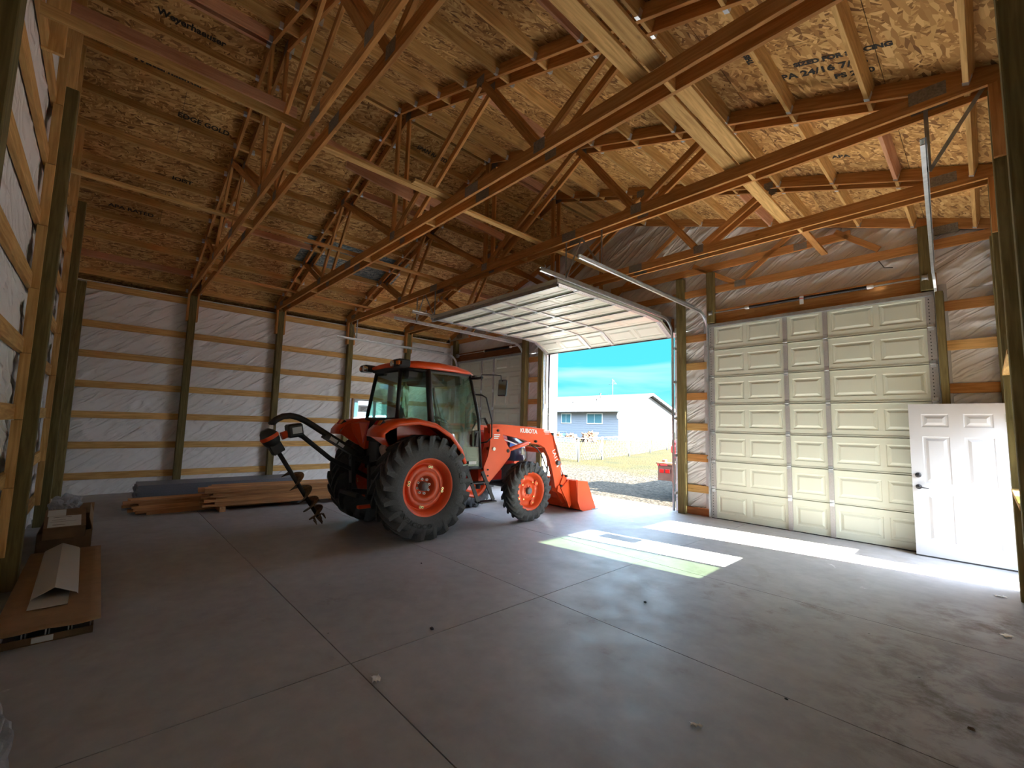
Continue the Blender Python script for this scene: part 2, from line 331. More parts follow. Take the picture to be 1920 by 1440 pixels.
    def mesh(s, name, recalc=True):
        me = bpy.data.meshes.new(name); me.from_pydata(s.v, [], s.f)
        for mt in s.mats: me.materials.append(mt)
        for p, i, q in zip(me.polygons, s.mi, s.sm): p.material_index = i; p.use_smooth = q
        if recalc:
            bm = bmesh.new(); bm.from_mesh(me); bmesh.ops.recalc_face_normals(bm, faces=bm.faces); bm.to_mesh(me); bm.free()
        me.update(); return me
    def build(s, name, parent=None, loc=None, M_=None, sub=0, bevel=0, solid=0):
        o = bpy.data.objects.new(name, s.mesh(name)); COL.objects.link(o)
        if parent is not None: o.parent = parent
        if M_ is not None: o.matrix_local = M_
        if loc is not None: o.location = loc
        if solid: d = o.modifiers.new('solid', 'SOLIDIFY'); d.thickness = solid; d.offset = 0
        if bevel: d = o.modifiers.new('bevel', 'BEVEL'); d.width = bevel; d.segments = 2; d.limit_method = 'ANGLE'
        if sub: d = o.modifiers.new('sub', 'SUBSURF'); d.levels = sub; d.render_levels = sub
        return o
def tag(o, label=None, cat=None, group=None, kind=None):
    if label: o['label'] = label
    if cat: o['category'] = cat
    if group: o['group'] = group
    if kind: o['kind'] = kind
    return o
def empty(name, loc, label=None, cat=None, group=None, kind=None, rz=0):
    o = bpy.data.objects.new(name, None); COL.objects.link(o); o.location = loc; o.rotation_euler = (0, 0, rz); o.empty_display_size = .1
    return tag(o, label, cat, group, kind)
def plabel(o, l): o['label'] = l; return o
AX = {}
def frame(p, q, upv=(0, 0, 1)):
    p = Vector(p); q = Vector(q); d = (q-p).normalized(); u = Vector(upv); sd = d.cross(u)
    if sd.length < 1e-4: sd = d.cross(Vector((1, 0, 0)))
    sd.normalize(); u = sd.cross(d)
    return Matrix(((d.x, sd.x, u.x, p.x), (d.y, sd.y, u.y, p.y), (d.z, sd.z, u.z, p.z), (0, 0, 0, 1))), (q-p).length
_cache = {}
def board(name, p, q, w, h, mat, upv=(0, 0, 1), parent=None, ends=None):
    """timber from p to q: grain along local x; w sideways, h along up. ends=(da,db) shear of end cuts along up"""
    T, l = frame(p, q, upv); key = (round(l, 3), w, h, mat.name, ends)
    if key not in _cache:
        mb = MB().m(mat); c = min(0.0022, w*.1)
        ea, eb = ends or (0, 0)
        ring = [(-w/2+c, -h/2), (w/2-c, -h/2), (w/2, -h/2+c), (w/2, h/2-c), (w/2-c, h/2), (-w/2+c, h/2), (-w/2, h/2-c), (-w/2, -h/2+c)]
        mb.loft([[(ea*z/h*2 if ea else 0, y, z) for y, z in ring], [(l+(eb*z/h*2 if eb else 0), y, z) for y, z in ring]], smooth=False)
        _cache[key] = mb.mesh(name)
    o = bpy.data.objects.new(name, _cache[key]); COL.objects.link(o)
    if parent is not None: o.parent = parent; o.matrix_local = T
    else: o.matrix_world = T
    return o
def text(body, size, mat, T, parent=None, name='lettering', thick=0.001, bend=None, sx=1.0, bold=0.0, align='CENTER'):
    cu = bpy.data.curves.new(name, 'FONT'); cu.body = body; cu.size = size; cu.align_x = align; cu.align_y = 'CENTER'; cu.extrude = thick; cu.offset = bold
    cu.resolution_u = 3
    ob = bpy.data.objects.new(name, cu); COL.objects.link(ob)
    bpy.context.view_layer.update()
    me = bpy.data.meshes.new_from_object(ob.evaluated_get(bpy.context.evaluated_depsgraph_get()))
    bpy.data.objects.remove(ob)
    for v in me.vertices:
        v.co.x *= sx
        if bend: # radius: wrap x around circle in local xy plane, baseline at radius R
            R, a0 = bend; a = a0-v.co.x/R; r = R+v.co.y; v.co.x, v.co.y = r*cos(a), r*sin(a)
    me.materials.clear(); me.materials.append(mat); me.update()
    o = bpy.data.objects.new(name, me); COL.objects.link(o)
    if parent is not None: o.parent = parent; o.matrix_local = T
    else: o.matrix_world = T
    return o
ORD = ['first', 'second', 'third', 'fourth', 'fifth', 'sixth', 'seventh', 'eighth', 'ninth', 'tenth', 'eleventh', 'twelfth']
# ------------------------------------------------------------------ the shell of the barn
from mathutils import noise as NZ
YC = [-7.34, -5.46, -3.58, -1.70]          # truss / post lines
XA, XB = 0.10, 12.95                        # girt faces of the two eave walls
YL, YG = -9.29, 0.0                         # girt faces of the two gable walls
RX, ZT, SLP = 6.40, 6.63, 1/3.0             # ridge, underside of top chord, pitch
ANG = math.atan(SLP)
def zchord(x): return ZT-SLP*abs(x-RX)
def zdeck(x): return zchord(x)+.150
def wrinkle(u, v, seed):
    p = Vector((u*.9+v*.55+seed*7.3, (v-u*.55)*3.2, seed*1.7)); n = NZ.noise(p); r = max(0, 1-abs(n)*5.5)**2
    p2 = Vector((u*2.1-v*.8+seed*3.1, (v+u*.6)*2.3, seed*4.7)); r2_ = max(0, 1-abs(NZ.noise(p2))*6)**2
    return r*.034+r2_*.018+NZ.noise(Vector((u*1.3, v*1.3, seed)))*.016
def wrap_grid(mb, O, U, V, N, w, ztop, z0, seed, rows=(), res=.04):
    """sheet of house wrap: O origin at z=0, U along wall, V up, ztop(u) gives the top"""
    nu = max(2, int(w/res)); O, U, V, N = Vector(O), Vector(U), Vector(V), Vector(N); hm = max(ztop(0), ztop(w), ztop(w/2))
    nv = max(2, int((hm-z0)/res)); b = len(mb.v)
    for i in range(nu+1):
        u = w*i/nu; zt = ztop(u)
        for j in range(nv+1):
            v = z0+(zt-z0)*j/nv; d = wrinkle(u, v, seed); pin = 1.0
            for r in rows:
                pin = min(pin, max(0, min(1, (abs(v-r)-.05)/.10)))
            e_ = min(1, u/.08, (w-u)/.08)
            mb.v.append(tuple(O+U*u+V*v+N*((d-.012)*pin*max(0, e_))))
    for i in range(nu):
        for j in range(nv): mb.face((b+i*(nv+1)+j, b+(i+1)*(nv+1)+j, b+(i+1)*(nv+1)+j+1, b+i*(nv+1)+j+1), True)
ROWS = [.46+.6275*k for k in range(6)]      # tops of the girts
WIN_Y0, WIN_Y1, WIN_Z0, WIN_Z1 = -3.33, -1.98, 1.13, 2.30
pin = [r-.07 for r in ROWS]

# floor
mb = MB().m(M['conc']); m_joint = flat('joint_dark', (.05, .048, .045), .9)
js_y = [-7.32, -5.44, -3.56]; js_x = [9.63, 3.2]
xs = [-.3]+sorted(js_x)+[13.35]; ys = [-9.6]+js_y+[.34]
for i in range(len(xs)-1):
    for j in range(len(ys)-1):
        g = .004
        mb.box((xs[i]+(g if i else 0), ys[j]+(g if j else 0), -.12), (xs[i+1]-(g if i < len(xs)-2 else 0), ys[j+1]-(g if j < len(ys)-2 else 0), 0))
mb.m(m_joint).box((-.3, -9.6, -.2), (13.35, .3, -.05))  # dark layer under the slabs, seen in the joint gaps
tag(mb.build('floor'), kind='structure')

# far eave wall with its window
mb = MB().m(M['wrap'])
def strips(mb, axis, pos, n, rects, seed, ztopf, rows):
    for k, (u0, u1, z0, z1) in enumerate(rects):
        if axis == 'y': wrap_grid(mb, (pos, u0, 0), (0, 1, 0), (0, 0, 1), (n, 0, 0), u1-u0, (lambda u, z1=z1: z1), z0, seed+k, rows)
        else: wrap_grid(mb, (u0, pos, 0), (1, 0, 0), (0, 0, 1), (0, n, 0), u1-u0, (lambda u, z1=z1, u0=u0: (z1 if z1 is not None else ztopf(u0+u))), z0, seed+k, rows)
strips(mb, 'y', .052, 1, [(-9.34, -5.46, 0, 4.40), (-5.46, WIN_Y0, 0, 4.40), (WIN_Y0, WIN_Y1, 0, WIN_Z0), (WIN_Y0, WIN_Y1, WIN_Z1, 4.40), (WIN_Y1, .1, 0, 4.40)], 3, None, pin)
mb.m(M['siding'])
for a, b, c, d in [(-9.45, WIN_Y0, 0, 4.4), (WIN_Y1, .15, 0, 4.4), (WIN_Y0, WIN_Y1, 0, WIN_Z0), (WIN_Y0, WIN_Y1, WIN_Z1, 4.4)]: mb.box((-.02, a, c-.1), (.02, b, d))
tag(mb.build('wall_back'), kind='structure')
# small-door eave wall: door opening and window
DY0, DY1, DZ = -1.25, -.32, 2.06
mb = MB().m(M['wrap'])
rb = [(-9.34, WIN_Y0, 0, 4.40), (WIN_Y0, WIN_Y1, 0, WIN_Z0), (WIN_Y0, WIN_Y1, WIN_Z1, 4.40), (WIN_Y1, DY0, 0, 4.40), (DY0, DY1, DZ, 4.40), (DY1, .1, 0, 4.40)]
strips(mb, 'y', 12.998, -1, rb, 13, None, pin)
mb.m(M['siding'])
for a, b, c, d in rb: mb.box((13.02, a-(.1 if a < -9 else 0), c-.1*(c == 0)), (13.06, b, d))
tag(mb.build('wall_right'), kind='structure')
# gable wall beside the camera
mb = MB().m(M['wrap'])
wrap_grid(mb, (-.05, -9.338, 0), (1, 0, 0), (0, 0, 1), (0, 1, 0), 13.15, lambda u: zdeck(u-.05)+.02, 0, 31, [r-.07 for r in [.46+.6275*k for k in range(10)]], .07)
mb.m(M['siding']).prism([(-.3, -.1), (13.35, -.1), (13.35, zdeck(13.35)), (RX, zdeck(RX)), (-.3, zdeck(-.3))], 9.36, 9.42, Matrix(((1, 0, 0, 0), (0, 0, -1, 0), (0, 1, 0, 0), (0, 0, 0, 1))))
tag(mb.build('wall_left'), kind='structure')
# gable wall with three garage doorways
DOORS = [(.62, 3.80, 3.73), (4.62, 8.24, 3.68), (9.00, 12.24, 3.73)]
GR = [(-.05, .62, 0, 3.73), (3.80, 4.62, 0, 3.68), (8.24, 9.0, 0, 3.68), (12.24, 13.1, 0, 3.73), (-.05, 3.8, 3.73, None), (3.8, 9.0, 3.68, None), (9.0, 13.1, 3.73, None)]
mb = MB().m(M['wrap'])
strips(mb, 'x', .052, -1, GR, 41, lambda x: zdeck(x)+.02, pin+[4.42])
mb.m(M['siding'])
for a, b, c, d in GR:
    if d: mb.box((a, .08, -.1), (b, .14, d))
mb.prism([(-.3, 3.7), (13.35, 3.7), (13.35, zdeck(13.35)), (RX, zdeck(RX)), (-.3, zdeck(-.3))], .08, .14, Matrix(((1, 0, 0, 0), (0, 0, 1, 0), (0, 1, 0, 0), (0, 0, 0, 1))))
tag(mb.build('wall_front'), kind='structure')
k = 0
for (a, b, h) in DOORS:   # white outside casing of each doorway
    mb = MB().m(M['white']); e_ = .03 if h > 3.7 else 0; f_ = 0 if e_ else .07; mb.box((a-.12, .006, 0), (a+e_, .46, h+.1)).box((b-e_+f_, .006, 0), (b+.12+f_, .46, h+.1)).box((a, .006, h-e_), (b+f_, .46, h+.1))
    k += 1; tag(mb.build('trim_%d' % k), kind='structure')

# roof deck in sheets
mb = MB()
def deckpt(s, y, side):   # s = distance down the slope from the ridge
    return (RX+side*s*cos(ANG), y, zdeck(RX)-s*sin(ANG))
SH, LEN = 1.219, 2.438; LMAX = 7.25
for side in (-1, 1):
    r = 0; s0 = 0
    while s0 < LMAX:
        s1 = min(s0+SH, LMAX); y = -9.4-(r % 2)*1.22; c = 0
        while y < .15:
            y0, y1 = max(y, -9.42), min(y+LEN, .16)
            g = .0025
            if y1-y0 > .05:
                key = (side, r, c); blue = key == (-1, 3, 2)
                mb.m(M['osbb'] if blue else (M['osbd'] if (r*3+c*5+side) % 4 == 0 else M['osb']))
                a = [deckpt(s0+g, y0+g, side), deckpt(s1-g, y0+g, side), deckpt(s1-g, y1-g, side), deckpt(s0+g, y1-g, side)]
                mb.add(a+[(x, yy, z+.012) for x, yy, z in a], [(0, 1, 2, 3), (4, 5, 6, 7), (0, 1, 5, 4), (1, 2, 6, 5), (2, 3, 7, 6), (3, 0, 4, 7)])
            y += LEN; c += 1
        s0 += SH; r += 1
for side in (-1, 1):
    mb.m(M['soffit']); e0 = deckpt(0, -9.6, side); e1 = deckpt(LMAX+.02, -9.6, side)
    mb.add([(e0[0], -9.6, e0[2]+.014), (e1[0], -9.6, e1[2]+.014), (e1[0], .3, e1[2]+.014), (e0[0], .3, e0[2]+.014), (e0[0], -9.6, e0[2]+.06), (e1[0], -9.6, e1[2]+.06), (e1[0], .3, e1[2]+.06), (e0[0], .3, e0[2]+.06)],
           [(0, 1, 2, 3), (4, 5, 6, 7), (0, 1, 5, 4), (1, 2, 6, 5), (2, 3, 7, 6), (3, 0, 4, 7)])
    xe = e1[0]; xw = -.02 if side < 0 else 13.06
    mb.box((xe, -9.6, 4.0), (xe+side*.03, .3, e1[2]+.06)).box((xe, -9.6, 4.36), (xw, .3, 4.385))
tag(mb.build('ceiling'), kind='structure')
def stamp(body, px, py, size, side, rot, sx=1.0):
    z = zdeck(px)-.003; sl_ = -side*SLP
    n = Vector((-sl_, 0, 1)).normalized()*-1; xa = Vector((1, 0, sl_)).normalized(); ya = n.cross(xa)
    u = xa*cos(rot)+ya*sin(rot); w = n.cross(u)
    T = Matrix(((u.x, w.x, n.x, px), (u.y, w.y, n.y, py), (u.z, w.z, n.z, z), (0, 0, 0, 1)))
    return T
mk = MB()
o_ = None
STAMPS = []

# ------------------------------------------------------------------ posts
BAY = ['the corner bay above the cardboard boxes', 'the second bay from the boxes', 'the bay behind the auger', 'the window bay behind the tractor cab', 'the end bay beside the far garage door']
BS = ['corner bay above the boxes', 'second bay from the boxes', 'bay behind the auger', 'window bay', 'end bay by the garage doors']
BAYY = [(-9.14, -7.34), (-7.34, -5.46), (-5.46, -3.58), (-3.58, -1.70), (-1.70, 0.0)]
def post(x0, y0, x1, y1, z1, label, group):
    mb = MB().m(M['treated']); cx, cy = (x0+x1)/2, (y0+y1)/2
    T = Matrix(((0, 0, -1, 0), (0, 1, 0, 0), (1, 0, 0, 0), (0, 0, 0, 1)))  # local x up
    mb.cbox((0, y0-cy, x0-cx), (z1, y1-cy, x1-cx), .006)
    o = mb.build('timber_post'); o.matrix_world = Matrix.Translation((cx, cy, 0)) @ T
    return tag(o, label, 'post', group)
nm = ['between the lumber pile and the corner', 'beside the auger head', 'next to the far window', 'behind the tractor cab roof']
for i, y in enumerate(YC):
    post(XA, y-.07, XA+.15, y+.07, 4.45, 'green treated timber post on the far wall, %s post from the box corner' % ORD[i], 'posts of the far wall')
    post(XB-.15, y-.07, XB, y+.07, 4.45, 'dark treated timber post on the small-door wall, %s from the small white door' % ORD[3-i], 'posts of the small-door wall')
post(XA, YL, XA+.15, YL+.15, 4.35, 'green corner post where the far wall meets the box-side wall', 'corner posts')
post(3.13, YL, 3.27, YL+.15, 4.93, 'green treated post on the box-side wall, behind the clear plastic wad', 'posts of the box-side wall')
post(6.33, YL, 6.47, YL+.15, 4.95, 'broad green treated post on the box-side wall beside the cardboard slab', 'posts of the box-side wall')
post(9.53, YL, 9.67, YL+.15, 5.4, 'nearest green treated post on the box-side wall, cut by the picture edge', 'posts of the box-side wall')
post(XB-.14, -.15, XB-.0, -.01, 4.35, 'treated corner post between the small door and the near garage door', 'corner posts')
for (a, b, zt, l) in [(.44, .60, 4.45, 'between the far wall and the far garage door'), (3.80, 3.95, 4.6, 'at the tractor side of the far garage door'), (4.44, 4.60, 4.6, 'left of the open doorway, behind the loader arm'),
                      (8.38, 8.52, 4.76, 'right of the open doorway'), (12.245, 12.33, 3.7, 'between the near garage door and the corner by the white door')]:
    post(a, -.15, b, 0, zt, 'upright treated jamb post %s' % l, 'posts of the garage-door wall')

for (a, b, zt, l) in [(9.0, 9.15, 4.76, 'far end'), (12.10, 12.24, 4.70, 'white-door end')]:
    mb = MB().m(M['treated']).cbox((0, -.05, -.07), (zt-3.74, .05, .07), .006); o = mb.build('stub_post'); o.matrix_world = Matrix.Translation(((a+b)/2, -.095, 3.74)) @ Matrix(((0, 0, -1, 0), (0, 1, 0, 0), (1, 0, 0, 0), (0, 0, 0, 1)))
    tag(o, 'short treated post standing on the header, %s of the near garage door' % l, 'post', 'stub posts')
# ------------------------------------------------------------------ girts
def girt(p, q, label, group, mat=None, h=.14, w=.038): return tag(board('wall_girt', p, q, w, h, mat or M['pine']), label, 'girt', group)
for bi, (y0, y1) in enumerate(BAYY):
    a = y0+(.07 if bi else -.0); b = y1-.07 if bi < 4 else -.01
    for r, zt in enumerate(ROWS):
        z = zt-.07
        if bi == 3 and zt > WIN_Z0 and z-.07 < WIN_Z1:
            if zt < 2.0:
                girt((XA-.019, a, z), (XA-.019, WIN_Y0-.045, z), 'stub of pine girt left of the far window', 'far wall girts')
                girt((XA-.019, WIN_Y1+.045, z), (XA-.019, b, z), 'stub of pine girt right of the far window', 'far wall girts')
            else: girt((XA-.019, a, z+.11), (XA-.019, b, z+.11), 'pine header girt right above the far window', 'far wall girts')
            continue
        girt((XA-.019, a-.06*(bi > 0), z), (XA-.019, b+.06*(bi < 4), z), 'pine girt on the far wall, %s row up, %s' % (ORD[r], BS[bi]), 'far wall girts')
    girt((XA-.019, a-.06*(bi > 0), 4.33), (XA-.019, b+.06*(bi < 4), 4.33), 'top pine board under the eave of the far wall, %s' % BS[bi], 'far wall top boards')
mb = MB().m(M['vent']).box((.02, -9.3, 4.402), (.13, 0, 4.418))
tag(mb.build('trim_4'), kind='structure')
# window framing far wall
def windowframe(name, x, sgn, lab):
    root = empty(name, (x, WIN_Y0, WIN_Z0)); root['kind'] = 'structure'
    mb = MB().m(M['white']); W_, H_ = WIN_Y1-WIN_Y0, WIN_Z1-WIN_Z0; t = .04
    for a, b in [((0, 0), (W_, t)), ((0, H_-t), (W_, H_)), ((0, 0), (t, H_)), ((W_-t, 0), (W_, H_)), ((W_/2-.03, 0), (W_/2+.03, H_))]: mb.box((-.04, a[0], a[1]), (.04, b[0], b[1]))
    mb.build('window_frame', root)
    g = MB().m(M['wglass']); g.box((-.003, t, t), (.003, W_/2-.03, H_-t)); g.build('glass_pane', root)
    g = MB().m(M['tglass'] if sgn > 0 else M['wglass']); g.box((-.003, W_/2+.03, t) if sgn < 0 else (-.003, t, t), (.003, W_-t, H_-t) if sgn < 0 else (.003, W_/2-.03, H_-t))
    if sgn > 0: # near wall window: the screened half
        g = MB().m(M['tglass']); g.box((.015, t, t), (.018, W_/2-.03, H_-t)); g.build('insect_screen', root)
        g2 = MB().m(M['wglass']); g2.box((-.003, W_/2+.03, t), (.003, W_-t, H_-t)); g2.build('glass_pane', root)
    else: g.build('glass_pane', root)
    return root
w1 = windowframe('window_1', .03, -1, 'far'); w2 = windowframe('window_2', 13.03, 1, 'near')
# stickers left on the panes
mb = MB().m(M['paper']).box((.006, .17, .80), (.008, .50, 1.0)).m(M['ink'])
for k in range(4): mb.box((.008, .24, .83+k*.035), (.009, .30+.05*k, .842+k*.035))
s_ = mb.build('pane_sticker', w1)
MB().m(M['paper']).box((.006, .98, .70), (.008, 1.27, 1.0)).build('pane_sticker', w2)
for (p, q, l) in [((.06, WIN_Y0-.02, .0), (.06, WIN_Y0-.02, 2.33), 'pine upright on the auger side of the far window'), ((.06, WIN_Y1+.02, 0), (.06, WIN_Y1+.02, 2.33), 'pine upright on the garage-door side of the far window')]:
    o = tag(board('window_stud', (p[0], p[1], 0.0), q, .04, .09, M['pink'], (1, 0, 0)), l, 'stud', 'far window studs')
tag(board('window_sill_board', (.06, WIN_Y0, WIN_Z0-.02), (.06, WIN_Y1, WIN_Z0-.02), .09, .038, M['pine']), 'pine sill board under the far window', 'sill board')
# near eave wall
BB = [(-9.14, -7.41, 0), (-7.27, -5.53, 1), (-5.39, -3.65, 2), (-3.51, -1.77, 3), (-1.63, -.15, 4)]
for y0, y1, bi in BB:
    for r, zt in enumerate(ROWS+[4.40]):
        z = zt-.07
        if bi == 3 and WIN_Z0-.1 < z < WIN_Z1+.12: continue
        if bi == 4 and z < DZ+.1: continue
        girt((XB+.019, y0-.06, z), (XB+.019, y1+.06, z), 'pine girt on the small-door wall, %s row up, %s' % (ORD[r], ['nearest the camera corner', 'second bay from the camera corner', 'bay before the sunlit window', 'bay of the sunlit window', 'bay over the small door'][bi]), 'small-door wall girts')
tag(board('window_sill_board', (XB-.035, -3.51, WIN_Z0-.02), (XB-.035, -1.77, WIN_Z0-.02), .24, .038, M['pine']), 'sunlit sill board poking past the posts of the small-door wall', 'sill board')
tag(board('window_header_board', (XB-.035, -3.51, WIN_Z1+.02), (XB-.035, -1.77, WIN_Z1+.02), .24, .038, M['pine']), 'pale header board over the window of the small-door wall', 'header board')
for yy, l in ((DY1+.02, 'corner side'), (DY0-.02, 'window side')):
    tag(board('door_jamb_board', (XB+.0, yy, 0), (XB+.0, yy, DZ), .04, .14, M['pine'], (1, 0, 0)), 'door jamb board on the %s of the small doorway' % l, 'jamb board')
tag(board('door_header_board', (XB, DY0-.04, DZ+.03), (XB, DY1+.04, DZ+.03), .14, .05, M['pine']), 'header board over the small doorway', 'header board')
# box-side gable wall
XP = [(.25, 3.13), (3.27, 6.33), (6.47, 9.53), (9.67, 12.85)]
XN = ['next to the far corner', 'behind the flashing', 'above the cardboard slab', 'nearest the camera']
for bi, (x0, x1) in enumerate(XP):
    for r in range(10):
        zt = ROWS[0]+.6275*r
        if zt > min(zdeck(x0), zdeck(x1))-.15 and bi in (0, 3):
            if zt > (zdeck(x1) if bi == 0 else zdeck(x0))-.2: continue
            xx0, xx1 = (RX-(zdeck(RX)-zt-.05)/SLP, x1) if bi == 0 else (x0, RX+(zdeck(RX)-zt-.05)/SLP)
        else: xx0, xx1 = x0, x1
        if zt > zdeck((x0+x1)/2): continue
        girt((xx0-.05, YL-.019, zt-.07), (xx1+.05, YL-.019, zt-.07), 'box-side wall girt, %s row up, bay %s' % (ORD[r], XN[bi]), 'box-side wall girts')
for pi_, (x, l) in enumerate([(3.27, 'behind the plastic wad'), (6.47, 'beside the cardboard slab'), (9.67, 'nearest the camera')]):
    for r in range(8):
        z0 = ROWS[0]+.6275*r-.14; z1 = z0+.622
        if z1 > zdeck(x)-.1: continue
        tag(board('block_stud', (x+.022, YL+.02, z0), (x+.022, YL+.02, z1), .04, .07, M['pine'], (0, 1, 0)), 'short upright block against the post %s, %s gap from the floor' % (l, ORD[r]), 'block', 'blocks beside box-side posts')
for x, z0, l in [(5.2, 4.7, 'first'), (3.9, 4.6, 'second')]:
    tag(board('gable_stud', (x, YL+.03, z0), (x, YL+.03, zchord(x)), .04, .09, M['pine'], (0, 1, 0)), '%s upright stud high in the box-side gable' % l, 'stud', 'gable studs')
    tag(board('gable_stud', (x+2.2, YL+.03, z0), (x+2.2, YL+.03, zchord(x+2.2)), .04, .14, M['pine'], (0, 1, 0)), '%s upright stud above the broad green post in the gable' % l, 'stud', 'gable studs')
# garage-door wall strips
for (x0, x1, l) in [(.0, .44, 'far corner strip'), (3.95, 4.44, 'strip behind the loader'), (8.52, 8.98, 'strip between the open and near garage doors'), (12.33, 12.86, 'strip beside the small white door')]:
    for r, zt in enumerate([.57, 1.17, 1.78, 2.39, 3.0, 3.57]):
        girt((x0-.04, YG+.019, zt-.07), (x1+.04, YG+.019, zt-.07), 'short orange girt, %s row up, %s' % (ORD[r], l), 'garage-door wall girts', M['fir'] if r % 2 else M['pine'])
    girt((x0-.0, YG-.02, .075), (x1+.0, YG-.02, .075), 'red-brown skirt board at the floor of the %s' % l, 'skirt boards', M['cedar'])
for (x0, x1, z, l) in [(4.60, 8.26, 3.84, 'over the open doorway'), (8.99, 12.27, 3.87, 'over the near garage door'), (.60, 3.80, 3.87, 'over the far garage door')]:
    tag(board('door_header', (x0, -.02, z), (x1, -.02, z), .04, .27, M['cedar'] if x0 != 8.99 else M['fir']), 'wide wooden header board %s' % l, 'header', 'garage door headers')

# ------------------------------------------------------------------ trusses
TR_ZB = 4.48
def truss(yc, idx, twin, gable=False):
    y = yc
    l = ('wooden roof truss, %s pair from the box wall, %s' % (ORD[idx], 'box-side twin' if twin == 0 else 'garage-door-side twin')) if not gable else 'wooden gable truss lying against the wrap over the garage doors'
    root = empty('roof_truss', (0, y, TR_ZB), l, 'truss', 'roof trusses')
    z0 = 0.0; zb = .07; f = M['fir']
    if gable: zb = -.06
    for a, b in ((.11, 4.68), (4.682, 8.44), (8.442, 12.94)):
        board('bottom_chord', (a, 0, zb), (b, 0, zb), .038, .14, f, parent=root)
    for sd in (-1, 1):
        xe = .08 if sd < 0 else 12.97; off = .070/cos(ANG)
        p = (xe, 0, zchord(xe)+off-TR_ZB); q = (RX, 0, zchord(RX)+off-TR_ZB)
        if gable: p = (xe, 0, p[2]-.0); 
        board('top_chord', p if sd < 0 else q, q if sd < 0 else p, .038, .14, f, parent=root, ends=None)
    def web(x0, z0_, x1, z1_, w=.089): board('web', (x0, 0, z0_), (x1, 0, z1_), .038, w, f, parent=root)
    def zc(x): return zchord(x)-TR_ZB
    if not gable:
        web(RX, .142, RX, zc(RX)+.02)
        for s in (-1, 1):
            web(RX+s*.10, .16, RX+s*2.12, zc(RX+2.12)-.03)
            web(RX+s*2.20, zc(RX+2.2)-.03, RX+s*3.12, .16)
            web(RX+s*3.28, .16, RX+s*4.22, zc(RX+4.22)-.02)
        nodes = [(RX, .10, .15, .13), (RX, zc(RX)+.06, .17, .16)]+[(RX+s*3.2, .10, .16, .13) for s in (-1, 1)]+[(RX+s*2.15, zc(RX+2.15)+.02, .15, .12) for s in (-1, 1)]+[(RX+s*4.25, zc(RX+4.25)+.03, .12, .10) for s in (-1, 1)]
        nodes += [(4.68, .07, .26, .13), (8.44, .07, .26, .13), (.55, .12, .24, .12), (12.45, .12, .24, .12)]
    else:
        for s in (-1, 1):
            web(RX+s*3.2, -.0, RX+s*4.15, zc(RX+4.15)-.03); web(RX+s*3.1, .0, RX+s*2.3, .52); web(RX+s*.1, .05, RX+s*2.1, zc(RX+2.1))
            web(RX+s*.3, .40, RX+s*4.9, .40, .14)
            web(RX+s*5.25, .05, RX+s*4.7, .50)
        web(RX, .02, RX, zc(RX))
        nodes = [(RX+s*3.2, -.03, .2, .12) for s in (-1, 1)]+[(RX+s*4.2, .40, .2, .12) for s in (-1, 1)]+[(12.4, .14, .25, .12), (.6, .14, .25, .12)]
    for (x, z, w, h) in nodes:
        mbp = MB().m(M['plate']); mbp.box((x-w/2, -.0205, z-h/2), (x+w/2, -.019, z+h/2)).box((x-w/2, .019, z-h/2), (x+w/2, .0205, z+h/2)); mbp.build('nail_plate', root)
    if not gable:
        for x in (XA+.075, XB-.075):
            board('heel_leg', (x, 0, -.62), (x, 0, 0), .038, .14, f, (1, 0, 0), parent=root)
    return root
for i, yc in enumerate(YC):
    truss(yc-.0895, i, 0); truss(yc+.0895, i, 1)
truss(-.02, 4, 0, True)

# ------------------------------------------------------------------ purlins, blocking, braces
mbh = {}
BP = ['roof bay over the boxes', 'roof bay between first and second trusses', 'roof bay over the auger', 'roof bay over the tractor', 'roof bay by the garage doors']
def hanger(parent, x, sgn):
    mb = MB().m(M['hanger']); mb.box((x, -.021, -.072), (x+sgn*.045, .021, -.0705)).box((x, .0195, -.072), (x+sgn*.045, .021, .0)).box((x, -.021, -.072), (x+sgn*.045, -.0195, .0))
    if 'h' not in mbh: mbh['h'] = {}
    if (round(x, 3), sgn) not in mbh['h']: mbh['h'][(round(x, 3), sgn)] = mb.mesh('joist_hanger')
    o = bpy.data.objects.new('joist_hanger', mbh['h'][(round(x, 3), sgn)]); COL.objects.link(o); o.parent = parent
XR = [.072]+[.59+.635*k for k in range(10)]
for sd in (-1, 1):
    for k, dx in enumerate(XR):
        x = RX+sd*dx; nrm = Vector((sd*sin(ANG), 0, cos(ANG))); z = zchord(x)+.0735/cos(ANG)
        for bi, (y0, y1) in enumerate(BAYY):
            a = (y0+.11) if bi else YL-.03; b = (y1-.11) if bi < 4 else -.042
            o = board('roof_purlin', (x, a, z), (x, b, z), .038, .14, M['pine'] if (k*7+bi*3) % 9 else M['pink'], tuple(nrm))
            tag(o, '%s purlin from the ridge, %s slope, %s' % (ORD[k], 'far-wall' if sd < 0 else 'small-door', BP[bi]), 'purlin', 'roof purlins')
            if bi: hanger(o, .0, 1)
            hanger(o, b-a, -1)
        if k:
            for i, yc in enumerate(YC):
                o = board('blocking_board', (x, yc-.07, z-.01), (x, yc+.07, z-.01), .038, .12, M['pine'], tuple(nrm))
                tag(o, 'block inside the %s truss pair, %s from the ridge, %s slope' % (ORD[i], ORD[k], 'far-wall' if sd < 0 else 'small-door'), 'block', 'blocks between twin trusses')
